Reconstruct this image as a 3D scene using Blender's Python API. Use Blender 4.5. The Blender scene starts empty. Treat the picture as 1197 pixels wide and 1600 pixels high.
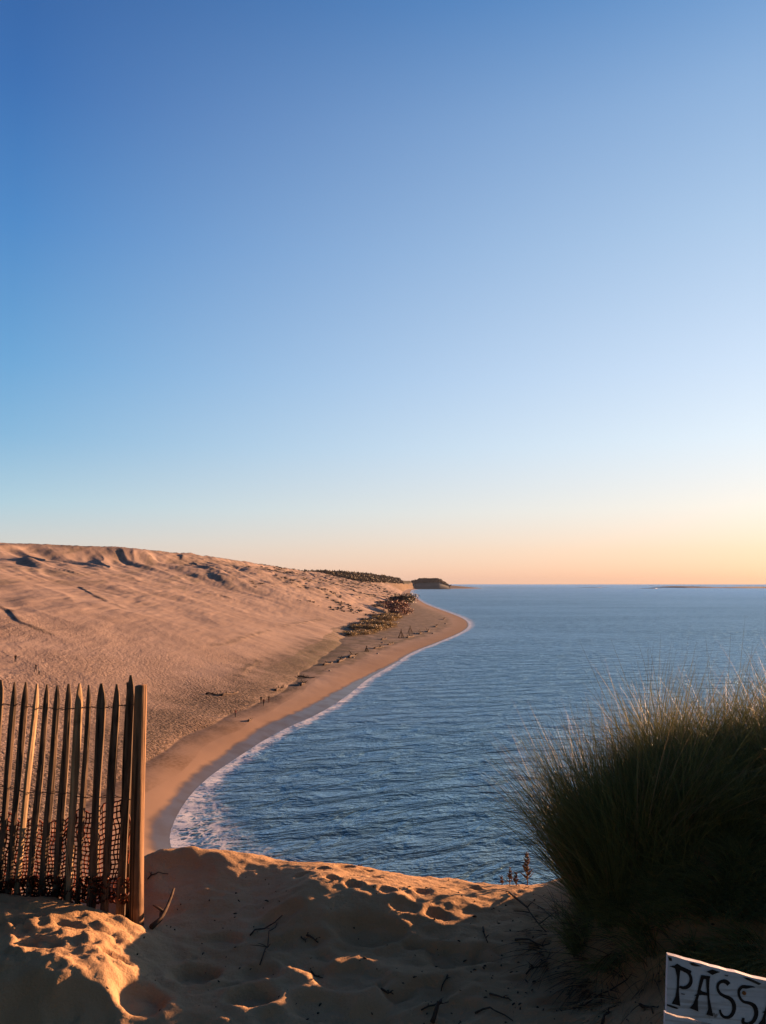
import bpy, bmesh, math, random
import numpy as np
from mathutils import Vector, Matrix

# ------------------------------------------------------------------ camera
S = bpy.context.scene
COL = S.collection
CAMZ = 30.0
PITCH = math.radians(5.33)
FPX = 1200.0
cd = bpy.data.cameras.new('camera')
cd.sensor_fit = 'VERTICAL'; cd.sensor_height = 36.0; cd.lens = FPX / 1600 * 36
cd.clip_start = 0.05; cd.clip_end = 200000
cam = bpy.data.objects.new('camera', cd); COL.objects.link(cam)
cam.location = (0, 0, CAMZ); cam.rotation_euler = (math.pi / 2 + PITCH, 0, 0)
S.camera = cam

# ------------------------------------------------------------------ sky, sun
SUN_EL = math.radians(5.6)
SUN_AZ = math.radians(55)          # from +Y towards +X
w = bpy.data.worlds.new('World'); S.world = w; w.use_nodes = True
wn = w.node_tree; wn.nodes.clear()
def wnode(t, **k):
    n = wn.nodes.new(t)
    for a, b in k.items(): setattr(n, a, b)
    return n
sky = wnode('ShaderNodeTexSky', sky_type='NISHITA', sun_disc=False)
sky.sun_elevation = SUN_EL; sky.sun_rotation = SUN_AZ
sky.altitude = 0; sky.air_density = 1.0; sky.dust_density = 0.6; sky.ozone_density = 3.0
EXPO = 2.05; SKYS = 0.12
def lin(c): return tuple((v / 255 / 12.92 if v / 255 <= .04045 else ((v / 255 + .055) / 1.055) ** 2.4) for v in c)
# evening tint of the sky: elevation (degrees) -> colour, away from the sun and towards it
AWAY = [(-90, (70, 70, 80)), (-1, (215, 198, 190)), (1.0, (226, 200, 188)), (3, (206, 205, 206)), (5.5, (176, 203, 218)), (10, (134, 180, 215)), (15, (106, 163, 211)), (24, (74, 133, 196)), (32, (54, 106, 174)), (39, (44, 90, 156)), (60, (48, 84, 140)), (90, (46, 76, 128))]
TOWARD = [(-90, (80, 70, 70)), (-1, (250, 190, 155)), (.6, (249, 190, 164)), (2.4, (252, 208, 183)), (5.3, (246, 229, 217)), (10, (226, 232, 238)), (15, (207, 221, 238)), (24, (174, 199, 226)), (32, (142, 175, 214)), (39, (94, 142, 197)), (60, (66, 104, 160)), (90, (46, 76, 128))]
tc = wnode('ShaderNodeTexCoord'); nrm = wnode('ShaderNodeVectorMath', operation='NORMALIZE'); wn.links.new(tc.outputs['Generated'], nrm.inputs[0])
sep = wnode('ShaderNodeSeparateXYZ'); wn.links.new(nrm.outputs[0], sep.inputs[0])
def wm(op, a, b=0.0, clamp=False):
    n = wnode('ShaderNodeMath', operation=op, use_clamp=clamp)
    for i, v in enumerate((a, b)):
        if isinstance(v, (int, float)): n.inputs[i].default_value = v
        else: wn.links.new(v, n.inputs[i])
    return n.outputs[0]
elev = wm('MULTIPLY', wm('ARCSINE', sep.outputs[2]), 2 / math.pi)             # -1..1
fac = wm('POWER', wm('ABSOLUTE', elev), .5); fac = wm('MULTIPLY', fac, wm('SIGN', elev)); fac = wm('MULTIPLY_ADD', fac, .5); fac.node.inputs[2].default_value = .5
def ramp(stops):
    r = wnode('ShaderNodeValToRGB'); el = r.color_ramp.elements
    for i, (e, c_) in enumerate(stops):
        p = .5 + .5 * math.copysign(abs(e / 90) ** .5, e)
        k = el[i] if i < 2 else el.new(1.0)
        k.position = p; k.color = (*lin(c_), 1)
    wn.links.new(fac, r.inputs[0]); return r.outputs[0]
hyp = wm('SQRT', wm('ADD', wm('MULTIPLY', sep.outputs[0], sep.outputs[0]), wm('MULTIPLY', sep.outputs[1], sep.outputs[1])))
cs = wm('DIVIDE', wm('ADD', wm('MULTIPLY', sep.outputs[0], math.sin(SUN_AZ)), wm('MULTIPLY', sep.outputs[1], math.cos(SUN_AZ))), wm('MAXIMUM', hyp, .001))
mx = wnode('ShaderNodeMix', data_type='RGBA'); wn.links.new(wm('MULTIPLY', wm('SUBTRACT', cs, .15), 1 / .73, True), mx.inputs[0])
wn.links.new(ramp(AWAY), mx.inputs[6]); wn.links.new(ramp(TOWARD), mx.inputs[7])
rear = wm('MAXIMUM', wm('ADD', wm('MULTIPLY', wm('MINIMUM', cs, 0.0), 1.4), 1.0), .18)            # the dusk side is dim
rear = wm('MULTIPLY', rear, wm('MAXIMUM', wm('MULTIPLY', wm('ADD', sep.outputs[1], .4), 1.6, True), .34))  # sky behind the camera dimmed further, added to cut fill light
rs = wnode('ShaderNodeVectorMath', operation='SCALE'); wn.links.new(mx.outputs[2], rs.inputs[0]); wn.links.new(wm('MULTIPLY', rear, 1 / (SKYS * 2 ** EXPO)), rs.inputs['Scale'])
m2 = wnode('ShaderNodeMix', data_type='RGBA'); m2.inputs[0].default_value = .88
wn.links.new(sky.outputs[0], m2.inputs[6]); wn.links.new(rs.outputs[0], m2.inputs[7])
bg = wnode('ShaderNodeBackground'); bg.inputs['Strength'].default_value = SKYS
out = wnode('ShaderNodeOutputWorld')
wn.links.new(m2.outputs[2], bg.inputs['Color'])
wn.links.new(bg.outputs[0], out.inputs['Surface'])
sl = bpy.data.lights.new('sun', 'SUN'); sl.energy = 5.0; sl.angle = math.radians(0.6)
sl.color = (1.0, 0.53, 0.27)
so = bpy.data.objects.new('sun', sl); COL.objects.link(so)
SUND = Vector((math.sin(SUN_AZ) * math.cos(SUN_EL), math.cos(SUN_AZ) * math.cos(SUN_EL), math.sin(SUN_EL)))
so.rotation_euler = SUND.to_track_quat('Z', 'Y').to_euler()
so.location = SUND * 50 + Vector((0, 0, 30))
S.view_settings.view_transform = 'Standard'; S.view_settings.look = 'None'
S.view_settings.exposure = EXPO; S.view_settings.gamma = 1.0

# ------------------------------------------------------------------ helpers
rng = np.random.default_rng(7)
random.seed(7)
def tag(o, label=None, cat=None, group=None, kind=None):
    if label: o['label'] = label
    if cat: o['category'] = cat
    if group: o['group'] = group
    if kind: o['kind'] = kind
    return o
def empty(name, loc):
    o = bpy.data.objects.new(name, None); o.empty_display_size = 0.1; COL.objects.link(o); o.location = loc
    return o
def link(name, me, mat, parent=None, loc=None):
    o = bpy.data.objects.new(name, me); COL.objects.link(o)
    for m in (mat if isinstance(mat, (list, tuple)) else [mat]):
        if m: me.materials.append(m)
    if parent: o.parent = parent
    if loc is not None: o.location = loc
    return o
def npmesh(name, V, F, smooth=True):
    """V (n,3), F (m,4) or (m,3)"""
    V = np.asarray(V, dtype=np.float32); F = np.asarray(F, dtype=np.int32)
    me = bpy.data.meshes.new(name)
    k = F.shape[1]
    me.vertices.add(len(V)); me.vertices.foreach_set('co', V.ravel())
    me.loops.add(F.size); me.loops.foreach_set('vertex_index', F.ravel())
    me.polygons.add(len(F))
    me.polygons.foreach_set('loop_start', np.arange(len(F), dtype=np.int32) * k)
    me.polygons.foreach_set('loop_total', np.full(len(F), k, dtype=np.int32))
    if smooth: me.polygons.foreach_set('use_smooth', np.ones(len(F), dtype=bool))
    me.update(calc_edges=True)
    return me
def attr(me, name, a):
    at = me.attributes.new(name, 'FLOAT', 'POINT'); at.data.foreach_set('value', np.asarray(a, dtype=np.float32).ravel())
def grid_faces(nr, nc):
    i = np.arange(nr - 1)[:, None] * nc + np.arange(nc - 1)[None, :]
    return np.stack([i, i + 1, i + nc + 1, i + nc], -1).reshape(-1, 4)
def sstep(a, b, x):
    t = np.clip((x - a) / (b - a), 0, 1); return t * t * (3 - 2 * t)
def smin(a, b, k):
    h = np.clip(0.5 + 0.5 * (b - a) / k, 0, 1)
    return b * (1 - h) + a * h - k * h * (1 - h)
def smax(a, b, k): return -smin(-a, -b, k)
_perm = rng.permutation(256); _perm = np.concatenate([_perm, _perm, _perm])
_ang = rng.random(256) * 2 * np.pi; _gx = np.cos(_ang); _gy = np.sin(_ang)
def perlin(x, y, seed=0):
    x = np.asarray(x, dtype=np.float64) + seed * 17.31; y = np.asarray(y, dtype=np.float64) + seed * 9.77
    xi = np.floor(x).astype(np.int64); yi = np.floor(y).astype(np.int64)
    xf = x - xi; yf = y - yi
    u = xf ** 3 * (xf * (xf * 6 - 15) + 10); v = yf ** 3 * (yf * (yf * 6 - 15) + 10)
    def g(ix, iy, dx, dy):
        h = _perm[_perm[ix & 255] + (iy & 255)]
        return _gx[h] * dx + _gy[h] * dy
    n00 = g(xi, yi, xf, yf); n10 = g(xi + 1, yi, xf - 1, yf)
    n01 = g(xi, yi + 1, xf, yf - 1); n11 = g(xi + 1, yi + 1, xf - 1, yf - 1)
    return 1.5 * ((n00 * (1 - u) + n10 * u) * (1 - v) + (n01 * (1 - u) + n11 * u) * v)
def fbm(x, y, o=4, seed=0, gain=0.5):
    a = 1.0; s = 0
    for i in range(o):
        s = s + a * perlin(x, y, seed + i * 3); a *= gain; x = x * 2.03; y = y * 2.03
    return s
def ray(px, py):
    """direction (with Y = 1) through a point of the 1197x1600 photograph"""
    dx = (px - 598.5) / FPX; dz = -(py - 800.0) / FPX
    Y = math.cos(PITCH) - math.sin(PITCH) * dz; Z = math.sin(PITCH) + math.cos(PITCH) * dz
    return dx / Y, Z / Y
def at(px, py, Y):
    a, b = ray(px, py); return (a * Y, Y, CAMZ + b * Y)
def sea_pt(px, py, z=0.0):
    a, b = ray(px, py); Y = (z - CAMZ) / b; return (a * Y, Y)

# ------------------------------------------------------------------ node helpers
class NT:
    def __init__(s, name):
        s.m = bpy.data.materials.new(name); s.m.use_nodes = True; s.t = s.m.node_tree
        s.b = s.t.nodes['Principled BSDF']; s.o = s.t.nodes['Material Output']
    def n(s, t, **k):
        nd = s.t.nodes.new(t)
        for a, b in k.items(): setattr(nd, a, b)
        return nd
    def l(s, a, b): s.t.links.new(a, b)
    def val(s, sock, v):
        if hasattr(v, 'is_linked') or hasattr(v, 'links'): s.l(v, sock)
        else: sock.default_value = v
    def math(s, op, a, b=0.0, c=None):
        nd = s.n('ShaderNodeMath', operation=op); s.val(nd.inputs[0], a); s.val(nd.inputs[1], b)
        if c is not None: s.val(nd.inputs[2], c)
        return nd.outputs[0]
    def mapr(s, v, a, b, c=0.0, d=1.0, smooth=True):
        nd = s.n('ShaderNodeMapRange'); nd.interpolation_type = 'SMOOTHSTEP' if smooth else 'LINEAR'
        s.val(nd.inputs[0], v)
        for i, x in enumerate((a, b, c, d)): s.val(nd.inputs[i + 1], x)
        return nd.outputs[0]
    def mix(s, f, a, b):
        nd = s.n('ShaderNodeMix', data_type='RGBA'); s.val(nd.inputs[0], f)
        for i, x in ((6, a), (7, b)):
            if isinstance(x, tuple): nd.inputs[i].default_value = (*x, 1)
            else: s.l(x, nd.inputs[i])
        return nd.outputs[2]
    def pos(s, scale=(1, 1, 1), rot=(0, 0, 0), src='Object'):
        tc = s.n('ShaderNodeTexCoord'); mp = s.n('ShaderNodeMapping')
        if any(rot): mp.vector_type = 'TEXTURE'; scale = tuple(1 / q for q in scale)
        mp.inputs['Scale'].default_value = scale; mp.inputs['Rotation'].default_value = rot
        s.l(tc.outputs[src], mp.inputs[0]); return mp.outputs[0]
    def noise(s, vec, scale, detail=4, rough=0.5, dist=0.0):
        nd = s.n('ShaderNodeTexNoise'); s.l(vec, nd.inputs['Vector'])
        nd.inputs['Scale'].default_value = scale; nd.inputs['Detail'].default_value = detail
        nd.inputs['Roughness'].default_value = rough; nd.inputs['Distortion'].default_value = dist
        return nd.outputs[0]
    def attr(s, name):
        nd = s.n('ShaderNodeAttribute'); nd.attribute_name = name; return nd.outputs['Fac']
    def bump(s, h, strength=1.0, dist=1.0, normal=None):
        nd = s.n('ShaderNodeBump'); s.val(nd.inputs['Strength'], strength); s.val(nd.inputs['Distance'], dist)
        s.l(h, nd.inputs['Height'])
        if normal: s.l(normal, nd.inputs['Normal'])
        return nd.outputs[0]
    def set(s, **k):
        for a, b in k.items():
            a = a.replace('_', ' ')
            s.val(s.b.inputs[a], (*b, 1) if isinstance(b, tuple) and len(b) == 3 else b)
        return s.m
def col(c): return (*c, 1)

# ------------------------------------------------------------------ materials
def mat_near_sand():
    t = NT('near_sand'); p = t.pos()
    n1 = t.noise(p, 2.2, 4); n2 = t.noise(p, 60, 3, .6); n3 = t.noise(p, 600, 2)
    c = t.mix(t.mapr(n1, .3, .7), (.39, .24, .125), (.48, .30, .165))
    c = t.mix(t.mapr(n3, .35, .8, 0, .5), c, (.16, .105, .062))
    c = t.mix(t.mapr(n2, .66, .74, 0, .4), c, (.13, .085, .052))
    b = t.bump(n2, .55, .012); b = t.bump(n3, .6, .003, b)
    return t.set(Base_Color=c, Roughness=.95, Normal=b, Specular_IOR_Level=.1)
def mat_dune():
    t = NT('dune_sand'); p = t.pos()
    ps = t.pos((1, .14, 1), (0, 0, math.radians(43)))
    d = t.attr('shore'); prints = t.attr('prints'); veg = t.attr('veg'); wetw = t.attr('wetw'); forest = t.attr('forest')
    n1 = t.noise(p, .03, 5, .6); n2 = t.noise(t.pos((.8, 1.2, 1)), 2.0, 3, .55); n3 = t.noise(ps, .22, 5, .6); n4 = t.noise(p, .25, 4)
    c = t.mix(t.mapr(n1, .3, .7), (.240, .178, .145), (.298, .226, .188))
    inl = t.mapr(d, 10, 26, 0, 1); c = t.mix(t.math('MULTIPLY', inl, t.mapr(n3, .42, .7, 0, .30)), c, (.19, .14, .12))
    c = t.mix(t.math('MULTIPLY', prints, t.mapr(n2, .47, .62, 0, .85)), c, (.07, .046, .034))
    # strip of litter and coarse sand along the old tide line, plus painted scarp shade
    litter_shade = t.attr('litter'); c = t.mix(t.math('MULTIPLY', litter_shade, t.mapr(n2, .38, .6, .4, 1)), c, (.06, .047, .038))
    c = t.mix(t.math('MULTIPLY', veg, t.mapr(n4, .35, .62, .25, .8)), c, (.075, .066, .040))
    c = t.mix(forest, c, (.025, .024, .015))
    cliff = t.attr('cliff'); c = t.mix(cliff, c, t.mix(t.mapr(n4, .35, .65), (.10, .07, .045), (.17, .12, .08)))
    # damp then wet sand towards the water
    dd = t.math('ADD', d, t.mapr(n4, 0, 1, -1.2, 1.2, False))
    damp = t.mapr(dd, 3, 16, 1, 0); c = t.mix(t.math('MULTIPLY', damp, .55), c, (.20, .115, .065))
    wet = t.mapr(t.math('SUBTRACT', dd, wetw), -1.0, .5, 1, 0)
    c = t.mix(wet, c, (.062, .048, .040))
    rough = t.mapr(wet, 0, 1, .95, .33, False)
    spec = t.mapr(wet, 0, 1, .08, t.mapr(n4, .3, .7, .08, .30), False)
    dry = t.math('SUBTRACT', 1.0, wet)
    hb = t.math('MULTIPLY', n2, t.math('MULTIPLY', prints, dry))
    b = t.bump(hb, 1.0, 1.0); b = t.bump(t.math('MULTIPLY', n3, t.math('MULTIPLY', inl, t.math('SUBTRACT', 1.0, prints))), .4, .7, b)
    t.set(Base_Color=c, Normal=b); t.l(rough, t.b.inputs['Roughness']); t.l(spec, t.b.inputs['Specular IOR Level'])
    return t.m
def mat_sea():
    t = NT('sea_water')
    p1 = t.pos((.50, 1, 1), (0, 0, math.radians(34))); p2 = t.pos((.45, 1, 1), (0, 0, math.radians(14))); p = t.pos()
    a = t.noise(p1, .22, 5, .58, .6); b_ = t.noise(p2, .75, 4, .6, .4); c_ = t.noise(p, 2.6, 3, .6); big = t.noise(t.pos((.25, 1, 1)), .012, 4)
    wv = t.n('ShaderNodeTexWave', wave_type='BANDS', bands_direction='Y'); wv.inputs['Scale'].default_value = .035; wv.inputs['Distortion'].default_value = 14; wv.inputs['Detail'].default_value = 4; wv.inputs['Detail Scale'].default_value = .7; t.l(t.pos((.5, 1, 1), (0, 0, math.radians(16))), wv.inputs['Vector'])
    d = t.attr('off'); fw = t.attr('foamw')
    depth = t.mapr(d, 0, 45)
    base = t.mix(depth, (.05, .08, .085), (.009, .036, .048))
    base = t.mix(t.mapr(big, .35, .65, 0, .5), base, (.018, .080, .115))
    # lacy foam
    v = t.n('ShaderNodeTexVoronoi', feature='DISTANCE_TO_EDGE'); v.inputs['Scale'].default_value = .9
    mx = t.n('ShaderNodeMix', data_type='VECTOR'); mx.inputs[0].default_value = .5
    nn = t.n('ShaderNodeTexNoise'); nn.inputs['Scale'].default_value = .8; nn.inputs['Detail'].default_value = 5; t.l(p, nn.inputs['Vector'])
    va = t.n('ShaderNodeVectorMath', operation='SCALE'); t.l(nn.outputs['Color'], va.inputs[0]); va.inputs['Scale'].default_value = 2.2
    vb = t.n('ShaderNodeVectorMath', operation='ADD'); t.l(va.outputs[0], vb.inputs[0]); t.l(p, vb.inputs[1]); t.l(vb.outputs[0], v.inputs['Vector'])
    lace = t.mapr(v.outputs['Distance'], .03, .22, 1, 0)
    fn = t.noise(p, .22, 4, .6); fn2 = t.noise(p, .09, 3, .5)
    dj = t.math('ADD', d, t.mapr(fn, .2, .8, -1.3, 1.3, False))
    line = t.math('MULTIPLY', t.mapr(t.math('ABSOLUTE', t.math('SUBTRACT', t.math('ADD', dj, t.mapr(t.noise(p, .12, 3, .6), .3, .7, -1.2, 1.2, False)), .9)), .5, 1.8, 1, 0), t.mapr(t.noise(p, .7, 5, .75), .38, .56, .1, 1))
    off2 = t.math('ABSOLUTE', t.math('SUBTRACT', t.math('ADD', dj, t.mapr(fn2, .3, .7, -3.0, 3.0, False)), t.math('MULTIPLY', fw, .8)))
    line2 = t.math('MULTIPLY', t.mapr(off2, .2, 1.0, 1, 0), t.mapr(fn2, .47, .55, 0, .85))
    dn = t.math('DIVIDE', dj, fw)
    zone = t.math('MULTIPLY', t.math('MULTIPLY', t.mapr(dn, .3, 1.3, 1, 0), lace), t.mapr(t.noise(p, .4, 3, .6), .36, .54, .1, 1))
    foam = t.math('MAXIMUM', t.math('MAXIMUM', line, line2), zone)
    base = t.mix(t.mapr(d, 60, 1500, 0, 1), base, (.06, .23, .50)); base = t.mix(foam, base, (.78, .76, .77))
    calm = t.math('SUBTRACT', 1.0, t.math('MULTIPLY', foam, .95))
    n = t.bump(wv.outputs['Fac'], .12, 2.0); n = t.bump(a, 1.0, t.math('MULTIPLY', calm, t.mapr(big, .35, .65, 1.0, 2.1)), n)
    n = t.bump(b_, 1.0, t.math('MULTIPLY', calm, .38), n); n = t.bump(c_, .8, t.math('MULTIPLY', calm, .045), n)
    df = t.n('ShaderNodeBsdfDiffuse'); t.l(base, df.inputs[0]); t.l(n, df.inputs['Normal'])
    gl = t.n('ShaderNodeBsdfGlossy'); gl.inputs['Roughness'].default_value = .42; gl.inputs[0].default_value = (.50, .80, 1, 1); t.l(n, gl.inputs['Normal'])
    fr = t.n('ShaderNodeFresnel'); fr.inputs['IOR'].default_value = 1.33; t.l(n, fr.inputs['Normal'])
    rf = t.math('MULTIPLY', t.math('MINIMUM', fr.outputs[0], .62), t.math('SUBTRACT', 1.0, foam))
    ms = t.n('ShaderNodeMixShader'); t.l(rf, ms.inputs[0]); t.l(df.outputs[0], ms.inputs[1]); t.l(gl.outputs[0], ms.inputs[2]); t.l(ms.outputs[0], t.o.inputs['Surface'])
    return t.m
def mat_wood(name, a, b, scale=1.0):
    t = NT(name); p = t.pos((22 * scale, 22 * scale, 1.6 * scale)); q = t.pos()
    n = t.noise(p, 2.0, 5, .6, .3); n2 = t.noise(q, 9 * scale, 4)
    c = t.mix(t.mapr(n, .3, .7), a, b); c = t.mix(t.mapr(n2, .55, .75, 0, .55), c, tuple(x * .45 for x in a))
    cr = t.noise(t.pos((60 * scale, 60 * scale, 1.1 * scale)), 1.3, 3, .5); ck = t.mapr(cr, .60, .66, 0, 1)
    c = t.mix(t.math('MULTIPLY', ck, .8), c, tuple(x * .18 for x in a))
    nb = t.bump(n, .7, .005 / scale); nb = t.bump(t.math('SUBTRACT', 1.0, ck), .8, .006 / scale, nb)
    return t.set(Base_Color=c, Roughness=.85, Normal=nb, Specular_IOR_Level=.2)
def mat_plain(name, c, rough=.8, vary=.35, scale=8.0, spec=.2):
    t = NT(name); n = t.noise(t.pos(), scale, 4, .6)
    cc = t.mix(t.mapr(n, .3, .7), tuple(x * (1 - vary) for x in c), tuple(min(1, x * (1 + vary)) for x in c))
    return t.set(Base_Color=cc, Roughness=rough, Specular_IOR_Level=spec)
def mat_leaf(name, a, b, trans=.25):
    t = NT(name); at_ = t.attr('tone'); n = t.noise(t.pos(), 3, 2)
    c = t.mix(at_, a, b)
    t.set(Base_Color=c, Roughness=.55, Specular_IOR_Level=.3)
    tr = t.n('ShaderNodeBsdfTranslucent'); t.l(c, tr.inputs[0])
    m = t.n('ShaderNodeMixShader'); m.inputs[0].default_value = trans
    t.l(t.b.outputs[0], m.inputs[1]); t.l(tr.outputs[0], m.inputs[2]); t.l(m.outputs[0], t.o.inputs['Surface'])
    return t.m
M_near = mat_near_sand(); M_dune = mat_dune(); M_sea = mat_sea()
M_picket = mat_wood('chestnut_wood', (.042, .029, .021), (.18, .12, .078))
M_sunlit_picket = mat_wood('sunlit_pale_chestnut', (.16, .105, .06), (.38, .26, .15))  # paler slat variation; sunlight on two slats put into the wood colour
M_post = mat_wood('post_wood', (.09, .05, .028), (.27, .155, .085), .7)
M_wire = mat_plain('rusty_wire', (.05, .035, .028), .6)
M_net = mat_plain('weathered_net', (.12, .026, .010), .6, .5, 20)
M_twig = mat_plain('dry_twig', (.06, .04, .028), .9, .4, 30)
M_drift = mat_plain('driftwood_bark', (.07, .05, .04), .9, .4, 1)
M_pale = mat_plain('bleached_wood', (.35, .31, .28), .8, .2, 1)

# ------------------------------------------------------------------ shoreline and far land
shore_px = [(257, 1320), (282, 1260), (317, 1220), (360, 1190), (433, 1143), (500, 1115), (547, 1084), (574, 1060), (617, 1037),
            (641, 1020), (684, 1004), (724, 987), (734, 977), (727, 967), (701, 957), (667, 945), (654, 937), (648, 932)]
SH = [(400, -160), (160, -20), (70, 40), (20, 64), (-8, 76), (-20, 84)] + [sea_pt(*p) for p in shore_px] + \
     [(82, 2400), (120, 3300), (150, 4000), (260, 4400), (560, 4700), (700, 5200), (300, 9000), (-2000, 20000)]
SH = np.array(SH, dtype=float)
# smooth the polyline (Chaikin)
for _ in range(2):
    A, B = SH[:-1], SH[1:]
    SH = np.concatenate([SH[:1], np.stack([.75 * A + .25 * B, .25 * A + .75 * B], 1).reshape(-1, 2), SH[-1:]])
def shore_dist(X, Y):
    """signed distance to the waterline, positive on land"""
    X = X.ravel(); Y = Y.ravel(); best = np.full(X.shape, 1e18); sgn = np.ones(X.shape)
    for (ax, ay), (bx, by) in zip(SH[:-1], SH[1:]):
        ex, ey = bx - ax, by - ay; L = ex * ex + ey * ey
        t = np.clip(((X - ax) * ex + (Y - ay) * ey) / L, 0, 1)
        dx = X - (ax + t * ex); dy = Y - (ay + t * ey); q = dx * dx + dy * dy
        m = q < best; best[m] = q[m]; s = ex * dy - ey * dx; sgn[m] = np.where(s[m] >= 0, 1, -1)
    return np.sqrt(best) * sgn
RY = np.array([-400, 0, 300, 535, 611, 736, 1120, 1770, 1950, 2300, 2700, 3200, 4000, 9000.])
RX = np.array([-330, -320, -300, -267, -215, -184, -182, -172, -160, -78, -19, 50, 150, 150.])
RZ = np.array([58, 58, 58, 58, 58, 58, 58, 57, 58, 57, 56, 50, 46, 20.])
BY = np.array([0, 100, 150, 250, 350, 450, 700, 900, 1200, 2500, 4000.])
BW = np.array([12, 12, 12, 20, 34, 60, 72, 45, 30, 25, 25.])
scarps = []      # filled below: (polyline, height, width)
def seg_dist(X, Y, P):
    best = np.full(X.shape, 1e18); side = np.zeros(X.shape); tt = np.zeros(X.shape); n = len(P) - 1
    for i in range(n):
        (ax, ay), (bx, by) = P[i], P[i + 1]
        ex, ey = bx - ax, by - ay; L = math.hypot(ex, ey)
        t = np.clip(((X - ax) * ex + (Y - ay) * ey) / L ** 2, 0, 1)
        dx = X - (ax + t * ex); dy = Y - (ay + t * ey); q = dx * dx + dy * dy; m = q < best
        best[m] = q[m]; side[m] = ((ex * dy - ey * dx) / L)[m]; tt[m] = ((i + t) / n)[m]
    return np.sqrt(best), side, tt
def land(X, Y, full=True):
    sh = X.shape; X = X.ravel().astype(float); Y = Y.ravel().astype(float)
    d = shore_dist(X, Y)
    bw = np.interp(Y, BY, BW) + 2.5 * fbm(X * .03, Y * .03, 2, 5)
    rx = np.interp(Y, RY, RX); rz = np.interp(Y, RY, RZ)
    D = np.maximum(d + (X - rx), bw + 30)          # how far inland the ridge lies here
    t = (d - bw) / (D - bw)
    tb = np.clip(d / bw, 0, 1)
    z = np.where(d < 0, d * .05, 2.2 * (1 - (1 - tb) ** 1.6))
    z = np.where((d < 0), np.maximum(z, -6), z)
    tc = np.clip(t, 0, 1)
    prof = tc * (1.12 - .12 * tc) ; prof = np.where(t > 1, 1 - .0 * t, prof)
    prof = prof - .10 * sstep(.55, 1, tc) * (1 - sstep(.8, 1, tc))
    up = (rz - 2.2) * prof
    toe = .5 * (1 - np.exp(-np.maximum(d - bw, 0) / 3.0))
    z = z + np.where(t > 0, up, 0) + np.where(t > 0, toe, 0)
    over = np.maximum(-(X - rx), 0)               # beyond the ridge
    z = z - np.where(t > 1, np.minimum(over * .05, 25), 0)
    # relief of the open dune
    a = np.clip(t * 3, 0, 1) * (d > 0)
    ca, sa = math.cos(.5), math.sin(.5)
    U = X * ca + Y * sa; Vv = -X * sa + Y * ca
    PA = X * .68 - Y * .73; QA = X * .73 + Y * .68; env = a * (1 - .75 * sstep(.85, 1.0, t))
    rdg = 1 - 2.2 * np.abs(fbm(QA / 42 + .35 * fbm(X / 70, Y / 90, 2, 6), PA / 170, 3, 11))
    z = z + env * ((.55 + .8 * sstep(.3, .7, t)) * rdg + .8 * fbm(QA / 90, PA / 200, 2, 21))
    z = z + a * (.24 * fbm(X / 9 + .5 * fbm(X / 40, Y / 60, 2, 6), Y / 55, 3, 27) + .12 * fbm(X / 3, Y / 13, 2, 28) * (Y < 900))
    # sharp-edged hollows along the top
    r = fbm(X / 60 + .3 * fbm(X / 90, Y / 90, 2, 3), Y / 190, 3, 41)
    z = z + 2.0 * sstep(.55, .8, t) * (1 - sstep(.9, 1.0, t)) * sstep(.0, .30, r)
    # hummocks around the marram patches and behind the point
    hm = sstep(500, 800, Y) * sstep(.03, .15, t) * (1 - sstep(2600, 3200, Y))
    z = z + hm * (2.2 * np.abs(fbm(X / 26, Y / 55, 3, 61)) - .5)
    bsh = np.clip(d / 10, 0, 1) * (t < 0.02)
    z = z + bsh * .07 * fbm(X / 7, Y / 9, 3, 71)
    if full:
        pr = np.clip(t * 8, 0, 1) * np.clip((330 - Y) / 200, 0, 1)
        z = z + pr * .08 * fbm(X / 1.6, Y / 1.9, 2, 81)
        for P, hh, ww in scarps:
            q, side, tt = seg_dist(X, Y, P)
            e = np.sin(np.pi * np.clip(tt, 0.02, .98)) ** .5
            wv = ww * (1 + .5 * perlin(X / 9, Y / 9, 4))
            z = z + hh * e * np.where(side > 0, np.exp(-(q / (wv * 3.0)) ** 2), np.exp(-(q / (wv * .6)) ** 2)) * (q < 60)
    # the dune the camera stands on
    yc = 5.4 + .25 * perlin(X / 2.0, X * 0 + 3.3) - np.clip(np.abs(X) - 3, 0, 60) * .10
    cz = CAMZ - 1.95 - .60 * np.maximum(Y - yc, 0) + .25 * fbm(X / 7, Y / 9, 3, 91) * (Y > 9)
    cz = cz - .30 * np.maximum(-X - 12, 0) * (X < 0) - .3 * np.maximum(X - 25, 0)
    far = (Y > 200)
    z2 = smax(z, np.where(far, -1e3, cz), 2.0)
    z = np.where(d > -20, np.where(cz > z - 6, z2, z), z)
    return z.reshape(sh), d.reshape(sh), t.reshape(sh)
def hit(px, py, y0=20, y1=6000):
    a, b = ray(px, py); Y = np.exp(np.linspace(math.log(y0), math.log(y1), 6000)); X = a * Y
    z, _, _ = land(X, Y, False); zr = CAMZ + b * Y
    i = np.argmax(z >= zr)
    return float(X[i]), float(Y[i]), float(z[i])

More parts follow.
